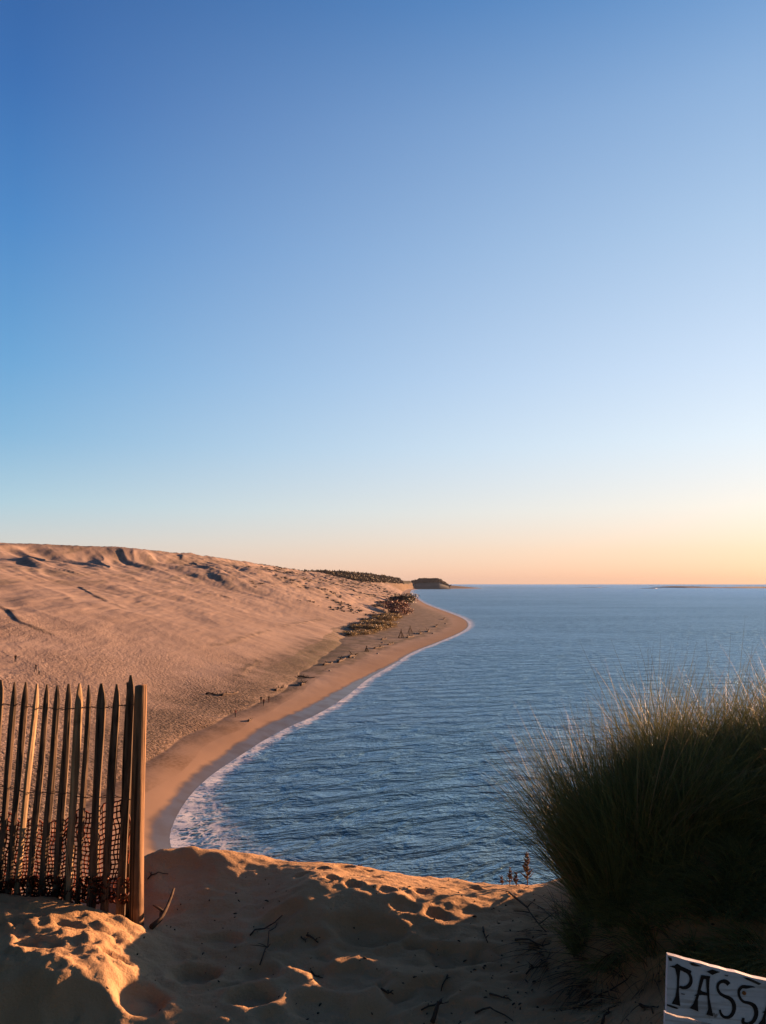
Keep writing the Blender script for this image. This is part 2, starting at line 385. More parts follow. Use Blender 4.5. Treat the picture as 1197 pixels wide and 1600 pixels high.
def scarp(pts, h, w):
    P = [hit(*p)[:2] for p in pts]; scarps.append((P, h, w)); return P
SC1 = scarp([(95, 913), (125, 918), (150, 932), (193, 951)], .4, 1.2)
SC2 = scarp([(-30, 940), (15, 955), (30, 972), (75, 990)], .5, 1.3)
SC3 = scarp([(375, 1056), (385, 1045), (402, 1032)], .25, 1.4)
SC4 = scarp([(440, 978), (480, 972), (502, 966)], .2, 2.0)
SC5 = scarp([(330, 1010), (370, 1000), (420, 985)], .2, 2.0)
SC6 = scarp([(325, 928), (345, 931), (362, 936)], .7, 1.5)
SC7 = scarp([(0, 872), (35, 880), (72, 886)], 1.5, 9)
SC8 = scarp([(165, 861), (215, 865), (262, 874), (330, 884)], 1.3, 11)
SC10 = scarp([(190, 872), (250, 882), (330, 893), (400, 900)], 1.0, 8)
SC11 = scarp([(60, 864), (110, 868), (165, 874)], 1.0, 7)
SC12 = scarp([(330, 884), (400, 892), (450, 900)], .6, 8)
SC9 = scarp([(300, 900), (350, 903), (410, 912)], 1.4, 4)

def build_land():
    az = np.concatenate([np.linspace(-1.35, -.56, 90, endpoint=False), np.linspace(-.56, .14, 950, endpoint=False), np.linspace(.14, 1.2, 60)])
    r = np.exp(np.linspace(math.log(7.0), math.log(12000), 1350))
    R, Az = np.meshgrid(r, az, indexing='ij')
    X = R * np.sin(Az); Y = R * np.cos(Az)
    z, d, t = land(X, Y)
    z = z - .35 * (1 - sstep(8.5, 11, R)) - np.where(R < 8.6, .4, 0)
    # cull the far offshore faces
    F = grid_faces(len(r), len(az))
    keep = (d.ravel()[F] > -25).any(1)
    F = F[keep]
    used = np.zeros(X.size, bool); used[F.ravel()] = True; idx = np.cumsum(used) - 1
    me = npmesh('dune', np.stack([X, Y, z], -1).reshape(-1, 3)[used], idx[F])
    fl = lambda a: a.ravel()[used]
    X, Y, z, d, t = map(fl, (X, Y, z, d, t))
    attr(me, 'shore', d)
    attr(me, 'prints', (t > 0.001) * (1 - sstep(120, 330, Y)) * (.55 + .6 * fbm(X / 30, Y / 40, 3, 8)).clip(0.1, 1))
    litter_shade = sum(np.exp(-(seg_dist(X, Y, P)[0] / ww_) ** 2) * (.5 + fbm(X / 5, Y / 9, 3, 29)).clip(0, 1) for P, ww_ in ((SC1, 2.2), (SC2, 1.8), (SC3, 1.6), (SC4, 2.5), (SC5, 1.6), (SC6, 2)))  # debris along the scarps, its dark colour standing in for their shade
    litter_shade = litter_shade + np.exp(-((d - 15 - 3 * fbm(X / 12, Y / 25, 2, 79)) / 1.6) ** 2) * sstep(150, 220, Y) * (1 - sstep(650, 750, Y)) * (t < .03) * (.6 + fbm(X / 3, Y / 6, 2, 80)).clip(0, 1)
    attr(me, 'litter', litter_shade.clip(0, .9) + np.exp(-((t * 60 + 1.2 * fbm(X / 9, Y / 9, 3, 15) - .9) / 2.0) ** 2) * (t > -.02) * (Y < 360))
    pat = fbm(X / 40, Y / 90, 4, 33)
    v = sstep(.05, .35, pat) * sstep(520, 900, Y) * sstep(.05, .2, t) * .8
    v = np.maximum(v, (t < 0.03) * sstep(14, 30, d) * sstep(380, 520, Y) * (1 - sstep(1100, 1300, Y)) * (.55 + .5 * fbm(X / 14, Y / 30, 3, 77)).clip(0, 1))
    v = np.maximum(v, (t < 0.03) * sstep(10, 18, d + 3 * fbm(X / 9, Y / 20, 2, 78)) * sstep(170, 320, Y) * (1 - sstep(1300, 1600, Y)) * .9)
    v = np.maximum(v, .55 * sstep(.08, .45, fbm(X / 11 + fbm(X / 50, Y / 80, 2, 4), Y / 85, 4, 88)) * sstep(.2, .5, t))
    attr(me, 'veg', v.clip(0, 1))
    fo = sstep(1900, 2100, Y) * sstep(.45 + .0 * t, .6, t + .1 * fbm(X / 60, Y / 100, 3, 19))
    attr(me, 'forest', fo * (z > 12))
    attr(me, 'cliff', sstep(2500, 2700, Y) * (z > 3) * (1 - fo))
    attr(me, 'wetw', 1.0 + 3.4 * np.exp(-((Y - 190) / 60) ** 2) + 1.3 * np.exp(-((Y - 95) / 20) ** 2))
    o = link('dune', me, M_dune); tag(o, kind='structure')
build_land()

def build_sea():
    az = np.concatenate([np.linspace(-.9, -.3, 40, endpoint=False), np.linspace(-.3, .2, 420, endpoint=False), np.linspace(.2, 1.35, 90)])
    r = np.exp(np.linspace(math.log(40), math.log(34000), 900))
    R, Az = np.meshgrid(r, az, indexing='ij'); X = R * np.sin(Az); Y = R * np.cos(Az)
    d = -shore_dist(X, Y).reshape(X.shape)
    F = grid_faces(len(r), len(az)); keep = (d.ravel()[F] > -12).any(1); F = F[keep]
    used = np.zeros(X.size, bool); used[F.ravel()] = True; idx = np.cumsum(used) - 1
    V = np.stack([X, Y, np.zeros_like(X)], -1).reshape(-1, 3)[used]
    me = npmesh('sea', V, idx[F]); d = d.ravel()[used]
    attr(me, 'off', d); yy = V[:, 1]
    attr(me, 'foamw', 3.0 + 5.5 * np.exp(-((yy - 92) / 18) ** 2) + 3.5 * sstep(400, 700, yy) + 10 * sstep(1200, 3000, yy))
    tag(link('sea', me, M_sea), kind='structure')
build_sea()

# ------------------------------------------------------------------ foreground sand
CP = {0: [(1400, -1.69), (1430, -1.70), (1470, -1.72), (1500, -1.75), (1530, -1.80), (1560, -1.85), (1600, -1.93)],   # photo x: (photo y, height below the camera)
      60: [(1399, -1.69), (1425, -1.70), (1460, -1.72), (1500, -1.75), (1530, -1.79)],
      100: [(1408, -1.70), (1455, -1.725), (1500, -1.765), (1530, -1.80), (1565, -1.87)],
      150: [(1420, -1.73), (1450, -1.745), (1480, -1.77), (1515, -1.80), (1545, -1.85), (1600, -1.94)],
      200: [(1440, -1.80), (1485, -1.82), (1515, -1.86), (1545, -1.90), (1600, -1.965)], 215: [(1345, -1.70), (1375, -1.78), (1410, -1.85), (1450, -1.885)],
      250: [(1450, -1.88), (1500, -1.90), (1530, -1.925), (1600, -1.98)], 260: [(1326, -1.655), (1355, -1.74), (1390, -1.81)],
      300: [(1323, -1.655), (1350, -1.735), (1395, -1.81), (1440, -1.88), (1500, -1.93), (1550, -1.955), (1600, -1.98)],
      350: [(1328, -1.70), (1340, -1.71), (1370, -1.77), (1400, -1.82), (1440, -1.88), (1500, -1.935), (1550, -1.965)],
      400: [(1335, -1.75), (1345, -1.745), (1360, -1.765), (1380, -1.80), (1410, -1.85), (1440, -1.88)],
      480: [(1346, -1.785), (1365, -1.75), (1386, -1.735), (1400, -1.765), (1420, -1.81), (1450, -1.87), (1500, -1.925), (1560, -1.975), (1600, -2.01)],
      560: [(1351, -1.82), (1370, -1.785), (1392, -1.76), (1405, -1.785), (1430, -1.84), (1460, -1.895), (1520, -1.945)],
      620: [(1364, -1.85), (1382, -1.81), (1398, -1.785), (1412, -1.81), (1440, -1.86)], 650: [(1460, -1.90), (1540, -1.96), (1600, -2.01)],
      700: [(1372, -1.89), (1386, -1.855), (1397, -1.83), (1410, -1.85), (1440, -1.885)],
      820: [(1382, -1.92), (1390, -1.90), (1405, -1.90), (1440, -1.905)], 800: [(1460, -1.915), (1540, -1.95)],
      900: [(1420, -1.88), (1500, -1.90), (1600, -1.95)], 1000: [(1500, -1.80), (1560, -1.84)], 1080: [(1520, -1.72)], 1197: [(1600, -1.72)]}
C3 = []
for px_, L_ in CP.items():
    for py_, z_ in L_:
        C3.append(at(px_, py_, z_ / ray(px_, py_)[1]))
crest = [(px_, py_, z_ / ray(px_, py_)[1]) for px_, py_, z_ in [(-60, 1398, -1.69), (60, 1399, -1.69), (120, 1412, -1.71), (160, 1425, -1.74), (205, 1345, -1.70), (260, 1326, -1.655), (300, 1323, -1.655), (350, 1328, -1.70),
         (400, 1335, -1.75), (480, 1346, -1.785), (560, 1351, -1.82), (620, 1364, -1.85), (700, 1372, -1.89), (820, 1382, -1.92)]]
for p in crest:
    x, y, z = at(*p)
    C3 += [(x, y + .12, z - .060), (x, y + .35, z - .20), (x, y + 1.2, z - .72), (x - .1, y + 2.6, z - 1.45)]
c = CAMZ
C3 += [(-3, 4.4, c - 1.72), (-3, 3.6, c - 1.82), (-4.5, 4.0, c - 1.8), (-3, 2, c - 2.05), (0, 2, c - 2.1), (0, 1, c - 2.1), (3, 1, c - 2.0), (-4, 1, c - 2.05),
       (1.3, 4.0, c - 1.50), (1.7, 4.2, c - 1.22), (2.2, 4.2, c - 1.08), (2.8, 4.4, c - 1.0), (3.6, 4.4, c - 1.0), (2.0, 3.6, c - 1.38), (2.6, 3.4, c - 1.35), (1.4, 4.7, c - 1.62),
       (2.0, 4.9, c - 1.35), (2.8, 5.1, c - 1.25), (3.8, 5.1, c - 1.25), (2.0, 5.6, c - 1.75), (3.0, 5.8, c - 1.85), (4.2, 5.8, c - 1.9), (1.4, 5.4, c - 1.9),
       (2.4, 2.6, c - 1.7), (4.5, 3, c - 1.5), (5.5, 4.4, c - 1.1), (3, 7.5, c - 2.9), (-4.5, 6.5, c - 2.9), (5, 7.5, c - 3.0), (-4.5, 5.2, c - 2.2)]
C3 = np.array(C3)
def tps_fit(P, lam=.0008):
    n = len(P); r = np.hypot(P[:, None, 0] - P[None, :, 0], P[:, None, 1] - P[None, :, 1])
    K = np.where(r > 0, r * r * np.log(r + 1e-12), 0) + lam * np.eye(n)
    Q = np.c_[np.ones(n), P[:, :2]]; A = np.block([[K, Q], [Q.T, np.zeros((3, 3))]])
    return np.linalg.solve(A, np.r_[P[:, 2], 0, 0, 0])
TW = tps_fit(C3)
def tps(X, Y):
    s = TW[-3] + TW[-2] * X + TW[-1] * Y
    for (x, y, _), w_ in zip(C3, TW):
        q = (X - x) ** 2 + (Y - y) ** 2; s = s + w_ * .5 * q * np.log(q + 1e-12)
    return s
# footprints (x, y, radius across, radius along, angle, depth)
prints = []
def pr(px, py, a, b, ang, dp):
    rx_, rz_ = ray(px, py); Y = np.linspace(2.5, 6, 700); X = rx_ * Y
    i = np.argmax(tps(X, Y) >= CAMZ + rz_ * Y); prints.append((X[i], Y[i], a, b, ang, dp))
for q in [(540, 1354, .07, .05, .3, .045), (520, 1371, .055, .04, .2, .05), (553, 1379, .06, .045, .1, .055), (588, 1374, .06, .04, 0, .045), (605, 1390, .06, .04, -.2, .04), (505, 1358, .05, .03, .1, .04), (572, 1360, .05, .03, .1, .04),
          (657, 1393, .07, .045, 0, .05), (472, 1367, .06, .04, .4, .04), (690, 1388, .04, .03, 0, .03), (745, 1388, .05, .03, 0, .03), (632, 1414, .09, .05, .1, .03), (684, 1428, .08, .05, 0, .03), (575, 1455, .22, .10, 0, .045), (460, 1475, .18, .08, .2, .03),
          (305, 1522, .14, .09, .2, .055), (395, 1560, .13, .085, -.1, .065), (480, 1500, .16, .10, .1, .03), (545, 1525, .22, .11, .1, .045), (710, 1492, .17, .11, 0, .045),
          (660, 1550, .24, .10, .3, .05), (765, 1490, .12, .08, .2, .03), (615, 1540, .12, .07, 0, .03), (500, 1570, .15, .10, 0, .04), (430, 1440, .15, .07, .2, .03), (350, 1470, .12, .07, -.2, .03),
          (220, 1560, .14, .1, .1, .05), (60, 1470, .12, .05, 0, .03), (180, 1494, .09, .035, 0, .03), (110, 1440, .08, .03, 0, .025), (20, 1440, .10, .05, .1, .03), (130, 1575, .16, .1, 0, .05),
          (820, 1530, .1, .07, 0, .02), (870, 1570, .14, .08, .1, .02), (720, 1580, .15, .08, 0, .03), (410, 1520, .12, .08, 0, .03), (570, 1590, .16, .1, .2, .04), (40, 1580, .14, .1, 0, .04)]:
    pr(*q)
for _ in range(80):
    x, y = rng.uniform(-3.5, 1.2), rng.uniform(1.0, 4.7)
    if x < -1.1 and 3.7 < y < 4.4: continue
    prints.append((x, y, rng.uniform(.05, .10), rng.uniform(.03, .055), rng.uniform(-.9, .9), rng.uniform(.010, .026)))
def near(X, Y):
    z = tps(X, Y)
    lump = sstep(1.2, .2, np.hypot((X + 1.75) / 1.0, (Y - 4.0) / .45))
    Xw = X + .06 * fbm(X * 3, Y * 3, 2, 6); Yw = Y + .06 * fbm(X * 3, Y * 3, 2, 9)
    crestlit = np.exp(-((Y - 5.0) / .25) ** 2)
    z = z + .020 * fbm(X * 1.7, Y * 2.6, 3, 1) * (1 - .6 * crestlit)
    z = z + .009 * np.abs(fbm(Xw * 4, Yw * 6, 3, 2)) - .004 + .0045 * fbm(X * 20, Y * 22, 3, 12) + .008 * fbm(Xw * 9, Yw * 13, 3, 44) * (1 - .5 * crestlit)
    rg = fbm(Xw * 7, Yw * 9, 3, 14)
    z = z + lump * (.015 * sstep(.0, .20, rg) * (1 + .5 * fbm(X * 20, Y * 20, 2, 17)) - .01 + .010 * sstep(.12, .3, fbm(X * 16, Y * 20, 2, 51)))
    for (x, y, a, b, an, dp) in prints:
        m = (np.abs(X - x) < 2.2 * max(a, b)) & (np.abs(Y - y) < 2.2 * max(a, b))
        if not m.any(): continue
        u = (X[m] - x) * math.cos(an) + (Y[m] - y) * math.sin(an); v = -(X[m] - x) * math.sin(an) + (Y[m] - y) * math.cos(an)
        q = np.sqrt((u / a) ** 2 + (v / b) ** 2) * (1 + .18 * perlin(X[m] * 9, Y[m] * 9, 5))
        z[m] += dp * (.45 if y > 4.62 else .8) * (-sstep(1.0, .6, q) + .22 * np.exp(-((q - 1.15) / .22) ** 2))
    return z
xs = np.arange(-5.4, 6.6, .018); ys = np.concatenate([np.arange(.6, 2.8, .04), np.arange(2.8, 5.8, .013), np.arange(5.8, 9.2, .04)])
GX, GY = np.meshgrid(xs, ys)
GZ = near(GX, GY)
lz = land(GX[::8, ::8], GY[::8, ::8], False)[0]
# ease the patch down into the big dune round its rim
e = np.minimum.reduce([GX - xs[0], xs[-1] - GX, ys[-1] - GY]); k = sstep(0, 1.2, e)
LZ = land(GX, GY, False)[0]
GZ = GZ * k + (LZ + .0) * (1 - k)
me = npmesh('foreground_sand', np.stack([GX, GY, GZ], -1).reshape(-1, 3), grid_faces(len(ys), len(xs)))
tag(link('foreground_sand', me, M_near), kind='structure')
def gz(x, y): return float(near(np.array([float(x)]), np.array([float(y)]))[0])
def near_hit(px, py):
    a, b = ray(px, py); Y = np.linspace(2.2, 5.4, 2500); X = a * Y; z = near(X, Y)
    i = np.argmax(z >= CAMZ + b * Y - .012) if (z >= CAMZ + b * Y - .012).any() else np.argmax(z - CAMZ - b * Y); return float(X[i]), float(Y[i]), float(z[i])

# ------------------------------------------------------------------ tubes and prisms
def tube_arrays(pts, rad, sides=6, jitter=0.0, cap=True):
    pts = np.asarray(pts, float); n = len(pts); rad = np.broadcast_to(np.asarray(rad, float), (n,))
    T = np.gradient(pts, axis=0); T /= np.linalg.norm(T, axis=1)[:, None] + 1e-12
    up = np.array([0, 0, 1.]) if abs(T[0, 2]) < .9 else np.array([0, 1., 0])
    V = []
    for i in range(n):
        a = np.cross(T[i], up); a /= np.linalg.norm(a) + 1e-12; b = np.cross(a, T[i])
        for s in range(sides):
            th = 2 * math.pi * s / sides; rr = rad[i] * (1 + jitter * rng.uniform(-1, 1))
            V.append(pts[i] + rr * (math.cos(th) * a + math.sin(th) * b))
    F = []
    for i in range(n - 1):
        for s in range(sides):
            q = (s + 1) % sides; F.append((i * sides + s, i * sides + q, (i + 1) * sides + q, (i + 1) * sides + s))
    if cap and sides in (4,):
        F += [(3, 2, 1, 0), tuple((n - 1) * sides + k for k in range(4))]
    elif cap:
        c0 = len(V); V.append(pts[0]); V.append(pts[-1])
        for s in range(0, sides):
            q = (s + 1) % sides; F.append((c0, q, s, s)); F.append((c0 + 1, (n - 1) * sides + s, (n - 1) * sides + q, (n - 1) * sides + q))
    return V, F
class MB:
    def __init__(s): s.V = []; s.F = []
    def add(s, V, F):
        k = len(s.V); s.V += [tuple(v) for v in V]; s.F += [tuple(i + k for i in f) for f in F]
    def tube(s, pts, rad, sides=6, jitter=0.0): s.add(*tube_arrays(pts, rad, sides, jitter))
    def mesh(s, name, smooth=True, origin=(0, 0, 0)):
        me = bpy.data.meshes.new(name); o = Vector(origin)
        F = []
        for f in s.F:
            g = []
            for i in f:
                if i not in g: g.append(i)
            if len(g) > 2: F.append(g)
        me.from_pydata([tuple(Vector(v) - o) for v in s.V], [], F)
        for p in me.polygons: p.use_smooth = smooth
        me.update(); return me

# ------------------------------------------------------------------ fence
FY = 4.47
fence = empty('picket_fence', at(100, 1400, FY))
tag(fence, 'weathered split wood picket fence wired to a round post on the sand', 'fence')
fo = Vector(fence.location)
tops = [(3, 1062), (24, 1066), (42, 1066), (59, 1069), (75, 1069), (91, 1071), (109, 1068), (126, 1068), (140, 1070), (160, 1068), (184, 1069), (206, 1055)]
bots = [-22, -3, 11, 25, 45, 65, 87, 104, 121, 142, 163, 188]
tops = [(-36, 1062), (-16, 1064)] + tops; bots = [-62, -41] + bots
wid = [.034, .036, .036, .030, .030, .028, .029, .034, .034, .040, .028, .040, .036, .040]
yaw = [.3, .6, .1, .9, .5, 1.25, .3, .7, .35, 1.3, .6, .15, .2, .3]
M_p = M_picket
for i, ((tx, ty), bx) in enumerate(zip(tops, bots)):
    Yd = FY + rng.uniform(-.01, .01) - .0006 * (i - 6)
    by = 1400 + .12 * max(bx, 0)
    T = np.array(at(tx, ty, Yd)); B = np.array(at(bx, by, Yd)); B = B - (T - B) / np.linalg.norm(T - B) * .18
    n = 26; wd = wid[i] * .60; th = rng.uniform(.011, .015); ya = yaw[i] * rng.uniform(.7, 1.2)
    # profile: split chestnut: flat face, ridge on the other
    prof = [(-1, -.35), (-.75, -.85), (.1, -1), (.8, -.7), (1, .1), (.5, .9), (-.2, 1.0), (-.85, .5)]
    V = []; ph = rng.uniform(0, 6)
    for k_ in range(n):
        f = k_ / (n - 1); P = B + (T - B) * f
        P = P + np.array([.0025 * math.sin(ph + f * 4) + .0015 * math.sin(ph * 2 + f * 11), .004 * math.sin(ph + 8 * f), 0])
        tip = 1.0 if f < .94 else 1 - ((f - .94) / .06) * .72
        s_ = wd * (1 + .10 * math.sin(ph + f * 9)) * tip
        for (u, v) in prof:
            a = u * s_; b = v * th * (1 if tip == 1 else max(tip, .45))
            off = (1 - tip) * wd * .3
            V.append((P[0] + a * math.cos(ya) - b * math.sin(ya) - off, P[1] + a * math.sin(ya) + b * math.cos(ya), P[2]))
    m = len(prof); F = [(r * m + s, r * m + (s + 1) % m, (r + 1) * m + (s + 1) % m, (r + 1) * m + s) for r in range(n - 1) for s in range(m)]
    F += [tuple(range(m))[::-1], tuple((n - 1) * m + s for s in range(m))]
    mb = MB(); mb.add(V, F); me = mb.mesh('picket', False, fo)
    for p in me.polygons: p.use_smooth = False
    link('picket', me, M_sunlit_picket if i in (5, 9) else M_p, fence)
# round post
def round_post(name, top, bot, rad, n=22, sides=20, chips=True):
    V = []; T = np.array(top); B = np.array(bot)
    for k_ in range(n):
        f = k_ / (n - 1); P = B + (T - B) * f
        P[0] += .006 * math.sin(3 + f * 4)
        for s in range(sides):
            th = 2 * math.pi * s / sides
            r_ = rad * (1.08 - .14 * f) * (1 + .025 * math.sin(th * 3 + 1) + .015 * math.sin(th * 7 + f * 3) + rng.uniform(-.006, .006))
            if f > .97: r_ *= .93
            V.append((P[0] + r_ * math.cos(th), P[1] + r_ * math.sin(th), P[2] + (.004 * math.sin(th + 1) if f == 1 else 0)))
    F = [(r * sides + s, r * sides + (s + 1) % sides, (r + 1) * sides + (s + 1) % sides, (r + 1) * sides + s) for r in range(n - 1) for s in range(sides)]
    F.append(tuple((n - 1) * sides + s for s in range(sides)))
    mb = MB(); mb.add(V, F); return mb
PY = 4.42
pt, pb = at(219, 1071, PY), at(215, 1452, PY); pb = (pb[0], pb[1], pb[2] - .25)
link('post', round_post('post', pt, pb, .037).mesh('post', True, fo), M_post, fence)
# slim brace stake leaning behind the post
mb = MB(); mb.tube([at(199, 1440, 4.52), at(200, 1300, 4.52), at(203, 1150, 4.52), at(201, 1066, 4.52)], [.02, .018, .017, .014], 7, .1)
link('stake', mb.mesh('stake', True, fo), M_picket, fence)
mb = MB(); mb.tube([at(207, 1300, 4.43), at(212, 1180, 4.43), at(213, 1080, 4.43)], [.008, .009, .008], 6, .1)
link('stake', mb.mesh('stake', True, fo), M_post, fence)
def wire(pts, r=.0022, wrap=.010):
    P = [np.array(at(x, y, FY - .0)) for x, y in pts]; Q = []
    for a, b in zip(P[:-1], P[1:]):
        for k_ in range(14): Q.append(a + (b - a) * k_ / 14)
    Q = np.array(Q); k = np.arange(len(Q))
    m = MB()
    for ph in (0, math.pi):
        R = Q.copy(); R[:, 1] += -.019 * np.cos(k * .42 + ph); R[:, 2] += .0035 * np.sin(k * .84 + ph) + .003 * np.sin(k * .23)
        m.tube(R, r, 4)
    return m
link('wire', wire([(-36, 1096), (0, 1098), (24, 1101), (42, 1102), (59, 1106), (91, 1107), (126, 1106), (160, 1105), (195, 1102), (217, 1100)]).mesh('wire', True, fo), M_wire, fence)
link('wire', wire([(-60, 1222), (0, 1228), (20, 1230), (40, 1236), (90, 1238), (126, 1243), (165, 1245), (200, 1247), (213, 1247)]).mesh('wire', True, fo), M_wire, fence)

# netting caught behind the pickets
def net():
    NC, NR = 48, 21; V = np.zeros((NR, NC, 3))
    xs_ = np.linspace(-55, 203, NC)
    topy = np.interp(xs_, [-55, 0, 20, 40, 60, 100, 110, 125, 145, 160, 175, 203], [1262, 1270, 1276, 1284, 1284, 1283, 1274, 1270, 1266, 1262, 1256, 1243])
    boty = np.interp(xs_, [-55, 0, 60, 110, 150, 203], [1400, 1399, 1403, 1406, 1410, 1412])
    for j in range(NC):
        for i in range(NR):
            f = i / (NR - 1)
            x = xs_[j] + 3.2 * math.sin(i * .9 + j * .21) * .5 + rng.uniform(-1, 1) + 3 * math.sin(f * 5 + j * .12) - 10 * f
            y = topy[j] + (boty[j] - topy[j]) * f ** .9 + rng.uniform(-.9, .9) + 2.5 * math.sin(j * .55)
            if i == 0: y += 3.5 * math.sin(j * .9)
            V[i, j] = at(x, y, FY + .035 + .025 * math.sin(j * .35 + i * .2) + rng.uniform(-.006, .006))
    m = MB()
    for j in range(NC):
        m.tube(V[:, j], .0044, 3)
    for i in range(NR):
        m.tube(V[i], .0052, 3)
    # crumpled second layer along the bottom
    for q in range(150):
        x = rng.uniform(-50, 195); y = rng.uniform(1372, 1408) ; P = []
        for k_ in range(9):
            P.append(at(x, y, FY + rng.uniform(-.05, .06))); x += rng.uniform(-5, 7); y = min(max(y + rng.uniform(-9, 9), 1370), 1412)
        m.tube(P, .0045, 3)
    return m
o = link('netting', net().mesh('netting', True, at(100, 1400, FY)), M_net); o.location = at(100, 1400, FY)
tag(o, 'torn red-brown mesh netting sagging along the foot of the picket fence', 'netting')

# ------------------------------------------------------------------ blades
def blades(base, tipdir, L, wd, droop, nseg=7, tone=None, curl=None):
    """arrays: base (n,3), tipdir (n,3) initial unit direction, L, wd, droop -> strip mesh"""
    n = len(base); f = np.linspace(0, 1, nseg + 1)
    d = tipdir / np.linalg.norm(tipdir, axis=1)[:, None]
    hor = d.copy(); hor[:, 2] = 0; hn = np.linalg.norm(hor, axis=1)[:, None] + 1e-9; hor = hor / hn
    P = base[:, None, :] + d[:, None, :] * (L[:, None] * f)[:, :, None]
    bend = (droop[:, None] * L[:, None] * f ** 2.2)
    P = P + hor[:, None, :] * (bend * .7)[:, :, None]; P[:, :, 2] -= bend * .8
    if curl is not None:
        P = P + curl[:, None, :] * (L[:, None] * f ** 2)[:, :, None]
    side = np.cross(d, rng.normal(size=(n, 3))); side /= np.linalg.norm(side, axis=1)[:, None] + 1e-9
    W = (wd[:, None] * (1 - f ** 1.6 * .94) * .5)
    A = P + side[:, None, :] * W[:, :, None]; B = P - side[:, None, :] * W[:, :, None]
    V = np.stack([A, B], 2).reshape(-1, 3)
    k = np.arange(n)[:, None] * (2 * (nseg + 1)) + 2 * np.arange(nseg)[None, :]
    F = np.stack([k, k + 1, k + 3, k + 2], -1).reshape(-1, 4)
    return V, F, np.repeat(tone if tone is not None else rng.random(n), 2 * (nseg + 1))
M_grass = mat_leaf('marram_green', (.085, .105, .038), (.21, .215, .08), .22)
M_straw = mat_leaf('marram_straw', (.22, .155, .08), (.36, .26, .15), .3)
M_dead = mat_leaf('dead_stems', (.045, .028, .018), (.12, .078, .048), .1)
def tussock(n, cx, cy, rx, ry, lmin, lmax, spread, wd, seed_dir=(0, 0), droop=(.1, .6), up=1.0):
    u = rng.random(n) ** .5; a = rng.random(n) * 2 * math.pi
    ox = u * np.cos(a); oy = u * np.sin(a)
    x = cx + ox * rx; y = cy + oy * ry
    K = max(6, n // 150); tx = rng.uniform(-1, 1, K); ty = rng.uniform(-1, 1, K); tsc = rng.uniform(.68, 1.12, K); tdx = rng.normal(0, .16, K); tdy = rng.normal(0, .16, K)
    j = ((ox[:, None] - tx) ** 2 + (oy[:, None] - ty) ** 2).argmin(1)
    x = x + (cx + tx[j] * rx - x) * .45; y = y + (cy + ty[j] * ry - y) * .45
    z = tps(x, y) - .03
    base = np.stack([x, y, z], 1)
    dirv = np.stack([ox * spread + tdx[j] + rng.normal(0, .19, n) + seed_dir[0], oy * spread + tdy[j] + rng.normal(0, .19, n) + seed_dir[1], np.full(n, up)], 1)
    L = rng.uniform(lmin, lmax, n) * (1 - .25 * u) * tsc[j] * 1.04
    return base, dirv, L, rng.uniform(wd * .6, wd * 1.2, n), rng.uniform(droop[0], droop[1], n)
def make_grass(name, specs, mat, parent, origin):
    Vs, Fs, Ts = [], [], []; k = 0
    for s in specs:
        V, F, T = blades(*tussock(**s)); Vs.append(V); Fs.append(F + k); Ts.append(T); k += len(V)
    V = np.concatenate(Vs) - np.array(origin)
    me = npmesh(name, V, np.concatenate(Fs), False); attr(me, 'tone', np.concatenate(Ts))
    return link(name, me, mat, parent)
go = (1.75, 4.1, CAMZ - 1.3)
gr = empty('marram_grass', go)
tag(gr, 'large dark clump of marram grass on the sand mound beside the sign', 'grass clump')
SP = [dict(n=3600, cx=1.23, cy=4.3, rx=.16, ry=.30, lmin=.65, lmax=1.28, spread=.24, wd=.005, seed_dir=(-.05, 0), droop=(.0, .30)),
      dict(n=900, cx=1.30, cy=4.3, rx=.18, ry=.30, lmin=.4, lmax=.66, spread=.8, wd=.005, seed_dir=(-.25, 0), droop=(.05, .35)),
      dict(n=3000, cx=1.42, cy=4.3, rx=.28, ry=.38, lmin=.6, lmax=1.22, spread=.3, wd=.005, seed_dir=(-.04, 0), droop=(.0, .5)),
      dict(n=3400, cx=1.75, cy=4.25, rx=.42, ry=.45, lmin=.55, lmax=1.08, spread=.4, wd=.005, droop=(.0, .5)),
      dict(n=3000, cx=2.25, cy=4.25, rx=.5, ry=.45, lmin=.5, lmax=.96, spread=.45, wd=.005, droop=(.0, .5)),
      dict(n=1800, cx=2.9, cy=4.4, rx=.55, ry=.45, lmin=.45, lmax=.85, spread=.5, wd=.005, droop=(.0, .6)),
      dict(n=1500, cx=1.22, cy=4.12, rx=.26, ry=.22, lmin=.2, lmax=.48, spread=.8, wd=.005, seed_dir=(-.1, -.1), droop=(.2, .8)),
      dict(n=1800, cx=1.62, cy=3.82, rx=.30, ry=.22, lmin=.2, lmax=.45, spread=.8, wd=.005, seed_dir=(-.05, -.15), droop=(.2, .8)),
      dict(n=1300, cx=1.75, cy=3.55, rx=.35, ry=.25, lmin=.2, lmax=.42, spread=.8, wd=.005, seed_dir=(-.05, -.15), droop=(.2, .8)),
      dict(n=1300, cx=1.52, cy=3.95, rx=.32, ry=.22, lmin=.25, lmax=.5, spread=.7, wd=.005, seed_dir=(-.15, -.2), droop=(.2, .9)),
      dict(n=2400, cx=1.95, cy=3.7, rx=.52, ry=.28, lmin=.28, lmax=.52, spread=.7, wd=.005, seed_dir=(-.05, -.25), droop=(.2, .9)),
      dict(n=1800, cx=2.3, cy=3.35, rx=.6, ry=.3, lmin=.3, lmax=.5, spread=.8, wd=.005, seed_dir=(0, -.2), droop=(.3, 1.0))]
make_grass('blades', SP, M_grass, gr, go)
